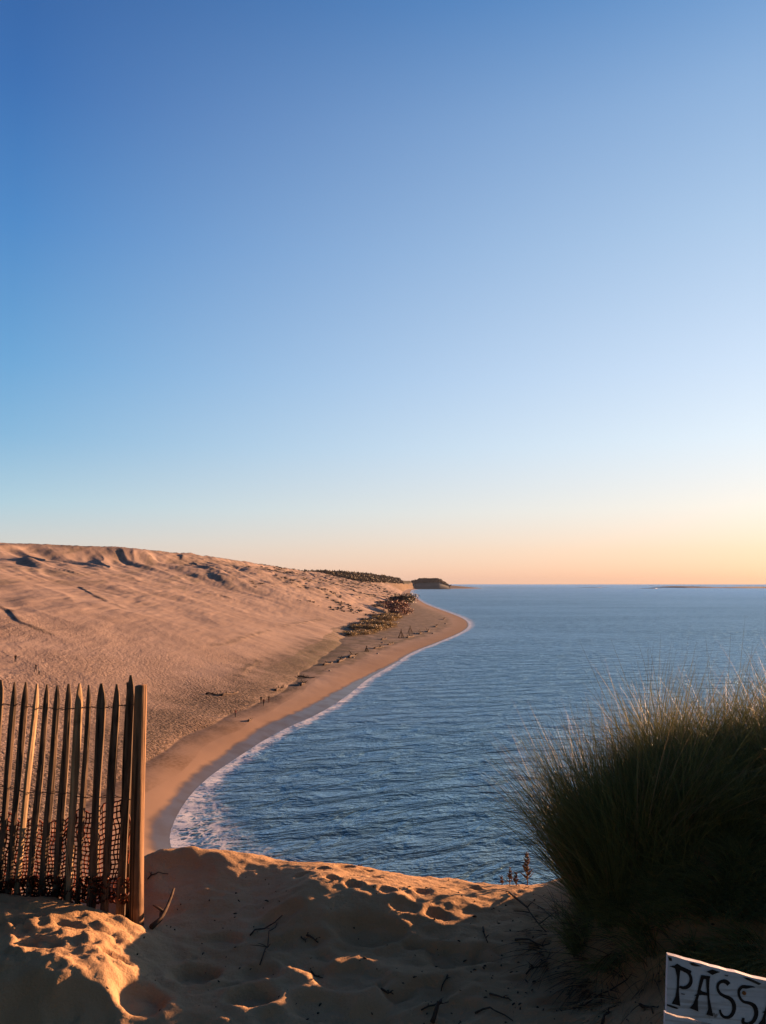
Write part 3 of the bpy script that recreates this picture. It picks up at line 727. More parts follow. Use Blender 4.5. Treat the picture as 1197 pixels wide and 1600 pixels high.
ST = [dict(n=700, cx=1.42, cy=4.3, rx=.36, ry=.35, lmin=.8, lmax=1.3, spread=.5, wd=.004, droop=(.0, .4)),
      dict(n=600, cx=2.0, cy=4.25, rx=.6, ry=.45, lmin=.7, lmax=1.12, spread=.4, wd=.004, droop=(.0, .4)),
      dict(n=200, cx=1.6, cy=3.7, rx=.75, ry=.3, lmin=.3, lmax=.6, spread=1.4, wd=.004, seed_dir=(-.2, -.3), droop=(.4, 1.2), up=.6)]
make_grass('dry_blades', ST, M_straw, gr, go)

# brown dead stems hanging over the sand at the left foot of the clump
do = (1.0, 4.15, CAMZ - 1.75); dp = empty('dead_plant', do)
tag(dp, 'tangle of dead brown stems on the sand at the foot of the grass clump', 'plant')
make_grass('stems', [dict(n=500, cx=1.2, cy=4.0, rx=.28, ry=.3, lmin=.15, lmax=.40, spread=1.0, wd=.005, seed_dir=(-.2, -.3), droop=(.2, 1.0), up=.5), dict(n=260, cx=.98, cy=4.25, rx=.22, ry=.42, lmin=.12, lmax=.34, spread=1.2, wd=.005, seed_dir=(-.3, -.3), droop=(.2, 1.0), up=.45),
                     dict(n=240, cx=1.15, cy=3.75, rx=.30, ry=.22, lmin=.12, lmax=.36, spread=1.3, wd=.005, seed_dir=(-.3, -.3), droop=(.3, 1.2), up=.35)], M_dead, dp, do)

# small upright sea-rocket sprigs on the crest
def sprig(px, py, h, n, lab):
    x, y, z = near_hit(px, py); m = MB()
    m.tube([(x, y, z - .02), (x + rng.uniform(-.01, .01), y, z + h * .6), (x + rng.uniform(-.02, .02), y, z + h)], [.0035, .0028, .0015], 5)
    for i in range(n):
        f = rng.uniform(.15, 1); a = rng.uniform(0, 6.28); l = h * rng.uniform(.12, .3) * (1.2 - f)
        p0 = np.array((x, y, z + h * f)); p1 = p0 + np.array((math.cos(a) * l, math.sin(a) * l, l * .7))
        m.tube([p0, (p0 + p1) / 2 + np.array((0, 0, -.003)), p1], [.0025, .004, .001], 4)
    o = link('sprig', m.mesh('sprig', True, (x, y, z)), M_sprig, None, (x, y, z))
    tag(o, lab, 'plant', 'dry sprigs on the sand crest')
M_sprig = mat_plain('russet_sprig', (.15, .085, .045), .8, .3, 20)
sprig(824, 1380, .20, 60, 'tallest russet sprig on the crest beside the grass clump')
sprig(806, 1381, .09, 30, 'low russet sprig just left of the tallest sprig')
sprig(797, 1380, .11, 34, 'bushy middle-height sprig on the crest between two lower ones')
sprig(784, 1377, .06, 18, 'smallest sprig, farthest from the grass clump')

# twigs and bits on the sand
twigs = [(405, 1500, 430, 1440, .004, 'thin forked twig on the sand'), (470, 1462, 478, 1470, .004, ''), (390, 1460, 440, 1430, .005, ''), (480, 1460, 497, 1470, .006, ''),
         (230, 1370, 262, 1362, .004, ''), (240, 1448, 272, 1408, .015, ''), (485, 1515, 505, 1525, .005, ''), (595, 1542, 615, 1552, .006, ''), (700, 1520, 690, 1545, .005, ''),
         (755, 1447, 762, 1470, .006, ''), (800, 1395, 850, 1460, .007, ''), (805, 1465, 860, 1472, .006, ''), (820, 1520, 855, 1505, .004, ''), (765, 1550, 800, 1560, .005, ''),
         (740, 1580, 800, 1590, .005, ''), (660, 1575, 700, 1560, .004, ''), (905, 1575, 990, 1512, .004, ''), (675, 1600, 690, 1585, .012, ''), (895, 1530, 890, 1560, .003, ''), (560, 1345, 566, 1342, .004, ''), (1000, 1568, 1022, 1582, .007, ''), (940, 1600, 955, 1578, .006, '')]
where = ['slender forked twig lying on the open sand below the hill', 'tiny crooked twig on mid-slope sand', 'long branching twig on the sand right of the post', 'short bent twig near the centre footprints',
         'thin twig beside the post, at mid height of the sand hill', 'thick broken stub leaning at the foot of the post', 'small hooked twig between two hollows', 'black bent twig with a right-angle end near the bottom',
         'short twig at the head of a deep footprint', 'spiky dark twig on bare sand left of the dead plant', 'longest dark stick slanting down from the crest to the dead plant', 'flat stick pointing left from the dead plant',
         'straight thin stick below the dead plant', 'low twig on the sand in the bottom right half', 'long pale-edged stick at the bottom edge', 'straight twig near the bottom edge, left of the long stick',
         'long fine straw slanting over the sand left of the sign', 'thick dark stub at the bottom edge of the photo', 'upright fine straw under the dead plant', 'tiny speck of twig on the sunlit crest', 'crooked root left of the sign', 'forked root sticking up at the bottom, left of the sign']
for (x0, y0, x1, y1, r_, _), lab in zip(twigs, where):
    A = np.array(near_hit(x0, min(y0, 1598))); B = np.array(near_hit(x1, min(y1, 1598))); m = MB()
    n = 6; P = []; L = np.linalg.norm(B - A)
    for i in range(n):
        f = i / (n - 1); q = A + (B - A) * f; q[0] += rng.uniform(-.05, .05) * L; q[1] += rng.uniform(-.05, .05) * L
        q[2] = gz(q[0], q[1]) + r_ * .7 + .06 * L * math.sin(f * math.pi) + (.07 * f if r_ >= .01 else 0); P.append(q)
    m.tube(P, [r_ * (1 - .55 * i / (n - 1)) for i in range(n)], 6, .15)
    for b in range(rng.integers(1, 4)):
        i = rng.integers(1, n - 1); q = P[i]; v = np.array((rng.uniform(-1, 1), rng.uniform(-1, 1), .35)) * L * .3
        m.tube([q, q + v * .5 + np.array((0, 0, .003)), q + v], [r_ * .6, r_ * .45, r_ * .2], 5, .1)
    o = link('twig', m.mesh('twig', True, A), M_twig, None, tuple(A)); tag(o, lab, 'twig', 'twigs on the foreground sand')
# bark chips and crumbs: too many to count
m = MB()
for i in range(420):
    if i < 260: x, y = rng.uniform(-1.3, 1.6), rng.uniform(3.4, 4.95)
    else: x, y = rng.normal(.9, .35), rng.normal(4.2, .4)
    z = gz(x, y); s = rng.uniform(.002, .008) * (1 if rng.random() < .93 else 1.6); a = rng.uniform(0, 6.28)
    l = s * rng.uniform(1, 3.2); v = np.array((math.cos(a), math.sin(a), rng.uniform(-.1, .3))) * l
    m.tube([(x, y, z + s * .2), tuple(np.array((x, y, z + s * .5)) + v * .5), tuple(np.array((x, y, z + s * .3)) + v)], [s * .4, s * .6, s * .3], 5, .3)
tag(link('plant_litter', m.mesh('plant_litter'), M_twig), 'dark crumbs of bark and dry plants strewn over the foreground sand', 'litter', kind='stuff')

# ------------------------------------------------------------------ sign
SY = 2.15
sn = Vector((-.12, -1, .05)).normalized()
sp0 = Vector(at(1100, 1545, SY))
def sgn(cx, cy, off=0.0):
    """enlarged-crop pixel of the sign -> point on its board, off = height above the face"""
    px = 1020 + cx / 6.763; py = 1470 + cy / 6.763
    a, b = ray(px, py); d = Vector((a, 1, b)); o_ = Vector((0, 0, CAMZ)); q = sp0 + sn * off
    t_ = (q - o_).dot(sn) / d.dot(sn); return o_ + d * t_
sroot = empty('wooden_sign', (sp0.x + .3, sp0.y + .02, gz(sp0.x + .3, sp0.y + .02)))
tag(sroot, 'weathered white painted board sign with dark hand-painted letters PASS', 'sign')
so_ = Vector(sroot.location)
def mat_paint():
    t = NT('white_paint'); p = t.pos((3, 3, 3)); n = t.noise(p, 6, 5, .65); g = t.noise(t.pos((4, 4, 60)), 1.2, 4)
    c = t.mix(t.mapr(n, .3, .7), (.60, .57, .58), (.74, .71, .72))
    c = t.mix(t.mapr(g, .50, .68, 0, .6), c, (.30, .24, .19)); c = t.mix(t.mapr(n, .62, .70, 0, .8), c, (.10, .07, .05))
    return t.set(Base_Color=c, Roughness=.6, Normal=t.bump(g, .4, .002))
M_paint = mat_paint(); M_ink = mat_plain('dark_lettering_paint', (.022, .016, .015), .6, .3, 30)
def slab(poly, th, name, mat, back=0.0):
    V = [sgn(x, y, -back) for x, y in poly]; W = [v - sn * th for v in V]; n = len(V)
    bm = bmesh.new(); a = [bm.verts.new(v - so_) for v in V]; b = [bm.verts.new(v - so_) for v in W]
    bm.faces.new(a); bm.faces.new(b[::-1])
    for i in range(n): bm.faces.new((a[(i + 1) % n], a[i], b[i], b[(i + 1) % n]))
    bmesh.ops.recalc_face_normals(bm, faces=bm.faces)
    me = bpy.data.meshes.new(name); bm.to_mesh(me); bm.free(); return link(name, me, mat, sroot)
edge = [(x, 150 + .262 * (x - 160) + e_ * .5) for x, e_ in zip(range(160, 2300, 90), [0, -4, 6, 2, -3, 10, 3, 12, -6, 4, 14, 2, -5, 6, 0, 4, -6, 8, 2, 0, 5, -4, 3, 0])]
seam = [(x, 752 + .262 * (x - 145) + e_) for x, e_ in zip(range(145, 2300, 120), [0, 6, -5, 4, 0, -6, 5, 3, 0, 4, -4, 2, 5, 0, -3, 4, 0, 2])]
slab(edge + [seam[-1]] + seam[::-1][1:] + [(150, 500)], .018, 'plank', M_paint)
seam2 = [(x - 12, y + 16) for x, y in seam]
low = [(x - 30, y + 620) for x, y in seam]
slab(seam2 + low[::-1], .018, 'plank', M_paint, .002)
P3 = slab([(700, 500), (960, 570), (960, 4200), (700, 4200)], .05, 'post', M_picket, .020)
letters = MB()
def poly(p, off=.0016):
    k = len(letters.V); letters.add([sgn(x, y, off) for x, y in p], [tuple(range(len(p)))])
    # thin paint edge
    letters.add([sgn(x, y, .0002) for x, y in p], [])
    n = len(p)
    for i in range(n): letters.F.append((k + i, k + (i + 1) % n, k + n + (i + 1) % n, k + n + i))
def smooth_pts(pts):
    P = np.array(pts, float)
    for _ in range(2):
        A, B = P[:-1], P[1:]; P = np.concatenate([P[:1], np.stack([.75 * A + .25 * B, .25 * A + .75 * B], 1).reshape(-1, 3), P[-1:]])
    return P
def stroke(pts, off=.0014):
    P = smooth_pts(pts); T = np.gradient(P[:, :2], axis=0); T /= np.linalg.norm(T, axis=1)[:, None]
    N = np.stack([-T[:, 1], T[:, 0]], 1); L = P[:, :2] + N * P[:, 2:] / 2; R = P[:, :2] - N * P[:, 2:] / 2
    V = [sgn(*v, off) for v in L] + [sgn(*v, off) for v in R]; n = len(P)
    letters.add(V, [(i, i + 1, n + i + 1, n + i) for i in range(n - 1)])
poly([(235, 285), (292, 296), (280, 420), (277, 540), (285, 640), (292, 690), (200, 665), (240, 590), (256, 480), (256, 380)])
poly([(175, 268), (230, 262), (258, 240), (300, 268), (410, 318), (402, 348), (320, 322), (235, 292)], .0019)
stroke([(325, 312, 28), (378, 335, 30), (405, 385, 30), (405, 440, 38), (375, 485, 44), (325, 500, 34), (282, 485, 22)])
def letter_A(dx=0, dy=0):
    T = lambda L: [(x + dx, y + dy) for x, y in L]
    poly(T([(508, 370), (548, 378), (512, 500), (478, 620), (478, 700), (482, 748), (390, 712), (432, 660), (468, 560), (486, 470)]))
    poly(T([(562, 384), (602, 392), (596, 500), (600, 600), (618, 700), (640, 800), (565, 780), (588, 720), (578, 600), (566, 480)]), .0018)
    poly(T([(510, 362), (608, 374), (602, 412), (512, 398)]), .0021)
    poly(T([(500, 515), (525, 535), (600, 556), (596, 584), (520, 572), (438, 585), (478, 550)]), .0023)
letter_A(); letter_A(718, 178)
poly([(568, 325), (628, 303), (712, 330), (650, 352), (630, 362)])
stroke([(805, 462, 44), (775, 430, 46), (735, 425, 36), (692, 450, 30), (682, 500, 28), (705, 555, 30), (760, 588, 34), (825, 612, 42), (862, 670, 42), (858, 750, 42), (815, 810, 36), (755, 810, 30), (720, 775, 26), (708, 728, 22)])
stroke([(1082, 492, 6), (1040, 484, 22), (990, 490, 38), (945, 482, 36), (908, 520, 30), (912, 590, 26), (955, 648, 28), (1020, 655, 34), (1080, 690, 46), (1100, 770, 46), (1070, 850, 42), (1010, 885, 34), (950, 870, 40), (958, 815, 26)])
link('lettering', letters.mesh('lettering', False, so_), M_ink, sroot)
chip_mat = mat_plain('bare_board_wood', (.05, .035, .028), .85, .4, 30)
def chip(p):
    global letters
    letters = MB(); poly(p); link('paint_chip', letters.mesh('paint_chip', False, so_), chip_mat, sroot)
chip([(385, 232), (430, 232), (470, 250), (518, 272), (480, 270), (455, 272), (410, 258)]); chip([(955, 385), (1010, 392), (1080, 420), (1150, 455), (1120, 468), (1060, 440), (990, 410)])
chip([(150, 668), (200, 682), (275, 712), (255, 722), (200, 706), (150, 684)]); chip([(160, 168), (200, 180), (205, 215), (175, 210)]); chip([(300, 555), (340, 562), (338, 570), (300, 564)])
chip([(760, 360), (800, 366), (790, 376), (765, 372)])
m = MB(); cN = sgn(965, 552, .002); 
m.tube([sgn(965, 552, -.001), sgn(965, 552, .002), sgn(965, 552, .0045)], [.0052, .005, .003], 10, .08)
link('nail', m.mesh('nail', True, so_), mat_plain('rusty_nail', (.30, .10, .025), .7, .3, 200), sroot)

# ------------------------------------------------------------------ shrubs
def leaf_cloud(n, rx, ry, rz, size, lobes=7):
    cs = [(0, 0, rz * .45, 1.0)]
    for i in range(lobes):
        a = rng.uniform(0, 6.28); cs.append((math.cos(a) * rx * .55, math.sin(a) * ry * .55, rz * rng.uniform(.25, .75), rng.uniform(.35, .6)))
    V = []; T = []
    for i in range(n):
        cx, cy, cz, s = cs[rng.integers(len(cs))]
        v = rng.normal(size=3); v /= np.linalg.norm(v); u = rng.random() ** .4
        p = np.array((cx, cy, cz)) + v * u * np.array((rx, ry, rz * .55)) * s
        if p[2] < 0: p[2] = abs(p[2]) * .3
        a = rng.normal(size=3); a /= np.linalg.norm(a); b = np.cross(a, rng.normal(size=3)); b /= np.linalg.norm(b); z_ = size * rng.uniform(.6, 1.4)
        V += [p - a * z_ - b * z_ * .5, p + a * z_ - b * z_ * .4, p + a * z_ + b * z_ * .5, p - a * z_ * .8 + b * z_ * .4]
        T += [min(1, max(0, .5 * rng.random() + .5 * s))] * 4
    return np.array(V), np.arange(4 * n).reshape(-1, 4), np.array(T)
def cloud_mesh(name, *a, **k):
    V, F, T = leaf_cloud(*a, **k); me = npmesh(name, V, F, False); attr(me, 'tone', T); return me
M_shg = mat_leaf('shrub_olive', (.16, .115, .04), (.30, .21, .08), .15)
M_shr = mat_leaf('shrub_russet', (.085, .033, .02), (.17, .065, .035), .1)
M_shd = mat_leaf('shrub_dark', (.03, .027, .016), (.075, .058, .034), .1)
shm = {}
for key, mt in (('g', M_shg), ('r', M_shr), ('d', M_shd)):
    ms = []
    for v in range(2):
        me = cloud_mesh('shrub_' + key, 1800, 1.0, 1.0, .9, .045, 11); me.materials.append(mt); ms.append(me)
    shm[key] = ms
shr = [  # px, py (foot), radius m, height scale, kind, label
    (552, 992, 4, .45, 'g', 'lowest olive shrub at the near end of the thicket'), (566, 984, 5, .5, 'g', 'rounded olive shrub second from the near end of the thicket'),
    (575, 990, 4, .45, 'g', 'small olive shrub on the seaward side of the near end'), (583, 978, 6, .5, 'g', 'broad olive shrub in the middle of the thicket'),
    (592, 984, 5, .5, 'g', 'olive shrub on the sandy seaward edge of the thicket'), (600, 972, 6, .6, 'g', 'olive shrub touching the russet bush on its near side'),
    (606, 979, 5, .5, 'g', 'low olive shrub below the russet bush'), (612, 968, 6, .6, 'g', 'olive shrub tucked against the russet bush'), (560, 978, 4, .4, 'd', 'dark shrub on the dune side of the near end'),
    (577, 970, 4, .45, 'd', 'dark shrub on the dune side, mid thicket'), (590, 965, 5, .5, 'd', 'dark shrub on the dune side below the russet bush'),
    (618, 957, 9, .95, 'r', 'largest russet bush at the far end of the thicket'), (626, 962, 7, .8, 'r', 'russet bush on the seaward side of the largest one'), (609, 951, 7, .7, 'r', 'russet bush on the dune side of the largest one'),
    (631, 945, 12, .85, 'd', 'tall dark bush standing farthest along the thicket'), (622, 943, 10, .7, 'd', 'dark bush just inland of the tall far one'), (600, 944, 6, .5, 'd', 'solitary dark shrub on the dune inland of the russet bush'),
    (590, 948, 5, .4, 'd', 'small dark shrub alone on the pale dune slope')]
for i, (px, py, r_, hs, kd, lab) in enumerate(shr):
    x, y, z = hit(px, py); o = bpy.data.objects.new('shrub', shm[kd][i % 2]); COL.objects.link(o)
    o.location = (x, y, z - .2); o.scale = (r_ * 1.6, r_ * 2.9, r_ * hs * 1.7); o.rotation_euler = (0, 0, i * .7 if r_ < 1 else rng.uniform(-.3, .3))
    tag(o, lab, 'shrub', 'shrubs of the thicket behind the beach')

# marram tufts over the upper dune (uncountable at this distance)
def tuft_field():
    Vs, Fs, Ts = [], [], []; k = 0
    base = leaf_cloud(46, 1, 1, .55, .26, 3)
    pts = []
    for i in range(3600):
        Y = rng.uniform(560, 2100); px = rng.uniform(385, 640); X = (px - 598.5) / FPX * Y; pts.append((X, Y))
    pts = np.array(pts); z, d, t = land(pts[:, 0], pts[:, 1]); pat = fbm(pts[:, 0] / 40, pts[:, 1] / 90, 4, 33)
    ok = (d > 25) & (t > .04) & (pat > .27) 
    for (x, y), zz in zip(pts[ok], z[ok]):
        s = rng.uniform(.8, 2.6) * (y / 900) ** .6
        V = base[0] * np.array((s * 1.2, s * 2.4, s * .8)) + np.array((x, y, zz - .1)); Vs.append(V); Fs.append(base[1] + k); Ts.append(base[2]); k += len(V)
    me = npmesh('marram_tufts', np.concatenate(Vs), np.concatenate(Fs), False); attr(me, 'tone', np.concatenate(Ts))
    tag(link('marram_tufts', me, M_shd), 'dark patches of marram scattered over the far dune slope', 'dune grass', kind='stuff')
tuft_field()

# far headland
HEADTOP = []
def headland():
    Y0 = 4300
    prof = [(640, 911), (646, 908), (652, 905.5), (657, 904), (668, 903.6), (680, 903.8), (686, 904.5), (690, 907), (694, 909.5), (698, 912), (701, 914)]
    NX, NY = 150, 60; V = np.zeros((NY, NX, 3))
    pxs = np.linspace(636, 702, NX); top = np.interp(pxs, [p[0] for p in prof], [p[1] for p in prof])
    for j in range(NX):
        a, b = ray(pxs[j], top[j]); h = CAMZ + b * Y0
        for i in range(NY):
            f = i / (NY - 1); Y = Y0 - 150 + 900 * f; X = a * Y0 + (Y - Y0) * .04
            g = float(sstep(0, .26, f)) ** .8; hh = max(h, 0) * (g - .25 * f) + 6.0 * float(perlin(np.array([X / 60]), np.array([Y / 60]))[0]) * g
            V[i, j] = (X, Y, max(hh, -2) if f > 0 else -3)
            if i in (9, 10, 11, 12, 14, 17) and h > 14: HEADTOP.append((X + rng.uniform(-6, 6), Y, hh - 1.5))
    me = npmesh('headland', V.reshape(-1, 3), grid_faces(NY, NX))
    t = NT('headland_ground'); n = t.noise(t.pos((1, 1, 2)), .02, 5, .6); geo = t.n('ShaderNodeNewGeometry'); sx = t.n('ShaderNodeSeparateXYZ'); t.l(geo.outputs['Normal'], sx.inputs[0])
    c = t.mix(t.mapr(n, .35, .65), (.15, .15, .115), (.21, .20, .15)); c = t.mix(t.mapr(sx.outputs[2], .9, .97), c, (.05, .05, .03))
    t.set(Base_Color=c, Roughness=.95)
    tag(link('headland', me, t.m), kind='structure')
headland()

# forest on the far ridge
def forest():
    Vs, Fs, Ts = [], [], []; k = 0; base = [leaf_cloud(34, 1, 1, 1.1, .35, 3) for _ in range(5)]
    n = 5200; Y = rng.uniform(1950, 3700, n); px = rng.uniform(440, 655, n); X = (px - 598.5) / FPX * Y
    z, d, t = land(X, Y)
    fo_ = (t > .52) & (z > 12)
    for x, y, zz in zip(X[fo_], Y[fo_], z[fo_]):
        s = rng.uniform(4, 7.5); V = base[rng.integers(5)][0] * np.array((s, s, s * rng.uniform(.9, 1.3))) + np.array((x, y, zz)); Vs.append(V); Fs.append(base[0][1] + k); Ts.append(base[0][2]); k += len(V)
    for x, y, zz in HEADTOP:
        s = rng.uniform(2.5, 7.5); V = base[rng.integers(5)][0] * np.array((s * 1.2, s * 1.2, s)) + np.array((x, y, zz)); Vs.append(V); Fs.append(base[0][1] + k); Ts.append(base[0][2]); k += len(V)
    me = npmesh('forest', np.concatenate(Vs), np.concatenate(Fs), False); attr(me, 'tone', np.concatenate(Ts))
    tag(link('forest', me, M_shd), 'dark pine wood covering the far ridge above the coast', 'forest', kind='stuff')
forest()

# low sandbanks near the horizon
def bank(px0, px1, py, lab_h):
    x0, Y = sea_pt(px0, py); x1, _ = sea_pt(px1, py); NX, NY = 80, 24; V = []
    for i in range(NY):
        for j in range(NX):
            u = j / (NX - 1); v = i / (NY - 1); e_ = math.sin(math.pi * u) ** .6 * math.sin(math.pi * v) ** .6
            V.append((x0 + (x1 - x0) * u, Y + 900 * (v - .2), -.5 + (lab_h + .5) * e_ * (1 + .25 * math.sin(u * 9) + .15 * math.sin(u * 23))))
    me = npmesh('sandbank', V, grid_faces(NY, NX)); tag(link('sandbank', me, M_bank), kind='structure')
M_bank = mat_plain('sandbank_sand', (.12, .085, .07), .9, .2, .01)
bank(1062, 1124, 918.5, 11); bank(1150, 1330, 919, 9)
# breaking surf on the bar
M_surf = mat_plain('surf_foam', (.5, .48, .46), .7, .1, 1)
m = MB()
for (a, b, py) in [(900, 953, 918.0), (1000, 1036, 919.5), (900, 906, 914.5), (1015, 1020, 914.5), (705, 735, 914.6), (650, 700, 920.5)]:
    A = sea_pt(a, py); B = sea_pt(b, py); P = [(A[0] + (B[0] - A[0]) * f, A[1] + 30 * math.sin(f * 9), 0) for f in np.linspace(0, 1, 14)]
    m.tube(P, [.6 + 2.4 * math.sin(math.pi * f) for f in np.linspace(0, 1, 14)], 6, .2)
tag(link('surf', m.mesh('surf'), M_surf), 'thin white lines of surf breaking on the offshore bar', 'surf', kind='stuff')

# ------------------------------------------------------------------ driftwood
dw = [(388, 1128, 395, 1124, 'stub of driftwood below the walkers'), (322, 1085, 350, 1086, 'long dark driftwood log half buried on the dune foot'), (345, 1088, 372, 1083, 'brown weathered log beside the long dark one'),
      (465, 1058, 492, 1060, 'straight driftwood pole on the upper beach'), (470, 1072, 478, 1066, 'short leaning driftwood branch on the upper beach'), (505, 1040, 520, 1036, 'driftwood log on the tide line before the point'), (528, 1036, 540, 1030, 'driftwood branch on the tide line'),
      (545, 1028, 560, 1022, 'driftwood log near the first white stone'), (584, 1014, 600, 1011, 'thick dark driftwood trunk on the back beach'), (606, 1008, 615, 1006, 'small driftwood log beside the thick trunk'), (636, 997, 650, 994, 'long log lying right of the driftwood tripod'),
      (655, 991, 662, 987, 'driftwood stick toward the point'), (668, 988, 676, 982, 'driftwood on the far tide line'), (680, 980, 690, 974, 'driftwood log farthest out on the point'), (693, 968, 698, 964, 'last driftwood stick beyond the point log'), (596, 1000, 604, 998, 'dark branch inland of the thick trunk'), (430, 1080, 446, 1076, 'thin driftwood pole near the walkers')]
for (x0, y0, x1, y1, lab) in dw:
    A = np.array(hit(x0, y0)); B = np.array(hit(x1, y1)); L = np.linalg.norm(B - A)
    if L > 14: B = A + (B - A) * 14 / L; L = 14
    r_ = .14 + .018 * L; m = MB(); P = [A + (B - A) * f + np.array((0, rng.uniform(-.04, .04) * L, r_ * .8 + .15 * math.sin(f * 7))) for f in np.linspace(0, 1, 7)]
    m.tube(P, [r_ * (1 - .5 * f) for f in np.linspace(0, 1, 7)], 7, .15)
    for b in range(3):
        q = P[2 + b]; v = np.array((rng.uniform(-.5, .5), rng.uniform(-.5, .5), rng.uniform(.2, .7))) * L * .25; m.tube([q, q + v * .6, q + v], [r_ * .5, r_ * .35, r_ * .1], 5)
    o = link('driftwood', m.mesh('driftwood', True, A), M_drift, None, tuple(A)); tag(o, lab, 'driftwood', 'driftwood stranded along the beach')
# tepee-like stacks of branches
for (px, py, h, lab) in [(627, 997, 4.2, 'taller tepee of driftwood branches on the back beach'), (641, 989, 3.8, 'driftwood tepee standing farther out, behind the taller one'), (573, 1018, 2.2, 'small bare driftwood tepee nearer the walkers')]:
    x, y, z = hit(px, py); root = empty('driftwood_tepee', (x, y, z)); tag(root, lab, 'tepee', 'driftwood tepees on the beach')
    for i in range(8):
        a = i * .785 + rng.uniform(-.2, .2); R_ = h * .42; m = MB()
        m.tube([(math.cos(a) * R_, math.sin(a) * R_, -.2), (math.cos(a) * R_ * .4, math.sin(a) * R_ * .4, h * .6), (-math.cos(a) * .3, -math.sin(a) * .3, h * rng.uniform(.95, 1.15))], [.12, .1, .06], 6, .1)
        link('branch', m.mesh('branch'), M_drift, root)
# pale stranded blocks
for (px, py, lab) in [(515, 1049, 'pale block on the beach nearest the walkers'), (590, 1022, 'pale block beside the thick driftwood trunk'), (597, 1005, 'pale stone inland of the thick trunk'), (648, 990, 'pale block between tepee and point'), (676, 990, 'pale block near the outer waterline'), (696, 975, 'palest block on the inner side of the point'), (552, 1028, 'pale stone on the tide line mid-beach')]:
    x, y, z = hit(px, py); bm = bmesh.new(); bmesh.ops.create_icosphere(bm, subdivisions=2, radius=1)
    for v in bm.verts: v.co = Vector((v.co.x * 1.1, v.co.y * .9, v.co.z * .5)) * (.75 + .25 * rng.random()) * (y / 550)
    me = bpy.data.meshes.new('stone'); bm.to_mesh(me); bm.free(); o = link('stone', me, M_pale, None, (x, y, z + .2)); tag(o, lab, 'stone', 'pale blocks stranded on the beach')

# ------------------------------------------------------------------ people
def person_mesh(pose):
    J = {'pel': (0, 0, .95, .13, .10), 'wai': (0, 0, 1.08, .12, .09), 'che': (0, 0, 1.3, .15, .10), 'nk': (0, .01, 1.47, .055, .055), 'hd': (0, .02, 1.58, .075, .085), 'ht': (0, .01, 1.70, .06, .07)}
    st = pose['stride']; ar = pose['arm']
    for s, n in ((-1, 'l'), (1, 'r')):
        J['hip' + n] = (.09 * s, 0, .90, .09, .09); J['kn' + n] = (.10 * s, st * s * .5 + .03, .50, .06, .06); J['an' + n] = (.10 * s, st * s, .08, .04, .04); J['to' + n] = (.11 * s, st * s + .16, .04, .04, .03)
        J['sh' + n] = (.18 * s, 0, 1.42, .06, .06); J['el' + n] = (.23 * s, -ar * s * .4, 1.14, .045, .045); J['wr' + n] = (.24 * s, -ar * s + .06, .92, .03, .03); J['ha' + n] = (.24 * s, -ar * s + .10, .83, .035, .02)
    names = list(J); idx = {n: i for i, n in enumerate(names)}
    E = [('pel', 'wai'), ('wai', 'che'), ('che', 'nk'), ('nk', 'hd'), ('hd', 'ht')]
    for n in 'lr': E += [('pel', 'hip' + n), ('hip' + n, 'kn' + n), ('kn' + n, 'an' + n), ('an' + n, 'to' + n), ('che', 'sh' + n), ('sh' + n, 'el' + n), ('el' + n, 'wr' + n), ('wr' + n, 'ha' + n)]
    me = bpy.data.meshes.new('person'); me.from_pydata([J[n][:3] for n in names], [(idx[a], idx[b]) for a, b in E], [])
    o = bpy.data.objects.new('tmp', me); COL.objects.link(o)
    sk = o.modifiers.new('s', 'SKIN'); 
    for n in names: me.skin_vertices[0].data[idx[n]].radius = J[n][3:5]
    me.skin_vertices[0].data[0].use_root = True
    o.modifiers.new('u', 'SUBSURF').levels = 1
    dg = bpy.context.evaluated_depsgraph_get(); dg.update(); r_ = bpy.data.meshes.new_from_object(o.evaluated_get(dg))
    bpy.data.objects.remove(o); r_.name = 'person'
    for p in r_.polygons:
        z = sum(r_.vertices[v].co.z for v in p.vertices) / len(p.vertices); yv = sum(r_.vertices[v].co.y for v in p.vertices) / len(p.vertices); xv = abs(sum(r_.vertices[v].co.x for v in p.vertices) / len(p.vertices))
        p.material_index = 3 if (z > 1.66 or (z > 1.52 and yv < -.02)) else 2 if (z > 1.46 or (z < .90 and xv > .2)) else 1 if z > .93 else 0
        p.use_smooth = True
    return r_
M_skin = mat_plain('skin', (.42, .26, .19), .6, .1, 5); M_hair = mat_plain('brown_hair', (.03, .02, .015), .7, .2, 20)
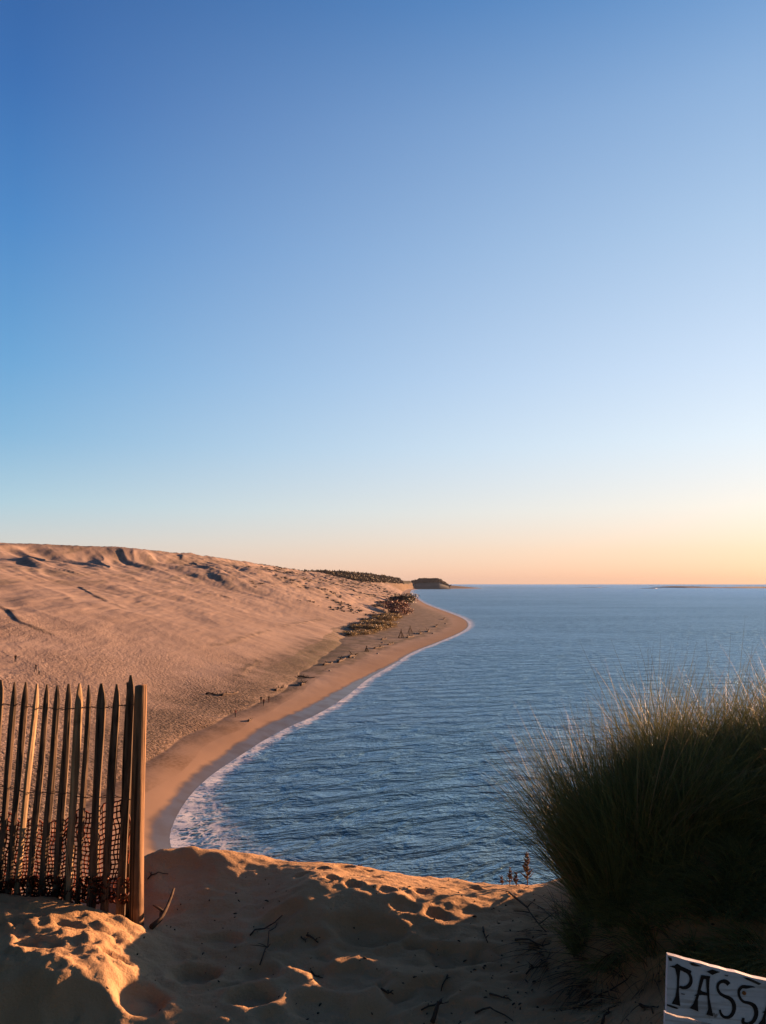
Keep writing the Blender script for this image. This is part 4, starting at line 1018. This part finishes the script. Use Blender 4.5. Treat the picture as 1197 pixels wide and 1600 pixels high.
M_dkc = mat_plain('dark_cloth', (.02, .018, .022), .9, .2, 5); M_blk = mat_plain('black_cloth', (.012, .01, .012), .9, .2, 5); M_wht = mat_plain('white_cloth', (.55, .52, .5), .9, .1, 5); M_red = mat_plain('maroon_cloth', (.09, .02, .02), .9, .1, 5)
poses = [dict(stride=.22, arm=.18), dict(stride=.05, arm=.03), dict(stride=-.2, arm=-.15)]
pl = [(24, 1035, 1, M_blk, M_dkc, 'person in dark clothes standing alone high on the dune slope'), (56, 1050, 0, M_dkc, M_dkc, 'person in a dark jacket walking beside the one in white'),
      (61, 1055, 2, M_wht, M_blk, 'person in a white top and dark trousers on the dune slope'), (408, 1099, 0, M_dkc, M_blk, 'dark-clad person on the shore side farthest left of three walkers'),
      (412, 1103, 2, M_red, M_blk, 'person in maroon top leading three walkers on the beach'), (420, 1098, 1, M_dkc, M_red, 'person in dark top at the right of three walkers'),
      (368, 1121, 1, M_red, M_dkc, 'person standing alone by the tide line nearer than the three walkers')]
for i, (px, py, ps, top_, bot_, lab) in enumerate(pl):
    me = person_mesh(poses[ps])
    x, y, z = hit(px, py); o = link('person', me, [bot_, top_, M_skin, M_hair], None, (x, y, z)); o.rotation_euler = (0, 0, [.3, 2.5, 2.2, 3.0, 2.8, .5, 1][i])
    tag(o, lab, 'person', 'people walking on the dune and beach')

# ------------------------------------------------------------------ haze
bm = bmesh.new(); bmesh.ops.create_cube(bm, size=1)
for v in bm.verts: v.co = Vector((v.co.x * 22000, v.co.y * 22000, -9 if v.co.z < 0 else 95))
me = bpy.data.meshes.new('haze'); bm.to_mesh(me); bm.free()
hm = bpy.data.materials.new('haze_air'); hm.use_nodes = True; hm.node_tree.nodes.clear()
ho = hm.node_tree.nodes.new('ShaderNodeOutputMaterial'); hv = hm.node_tree.nodes.new('ShaderNodeVolumePrincipled')
hv.inputs['Color'].default_value = (.34, .40, .55, 1); hv.inputs['Density'].default_value = 0.000022; hv.inputs['Anisotropy'].default_value = 0.0
hm.node_tree.links.new(hv.outputs[0], ho.inputs['Volume'])
tag(link('haze', me, hm), 'thin evening haze over the sea and the far coast', 'haze', kind='stuff')
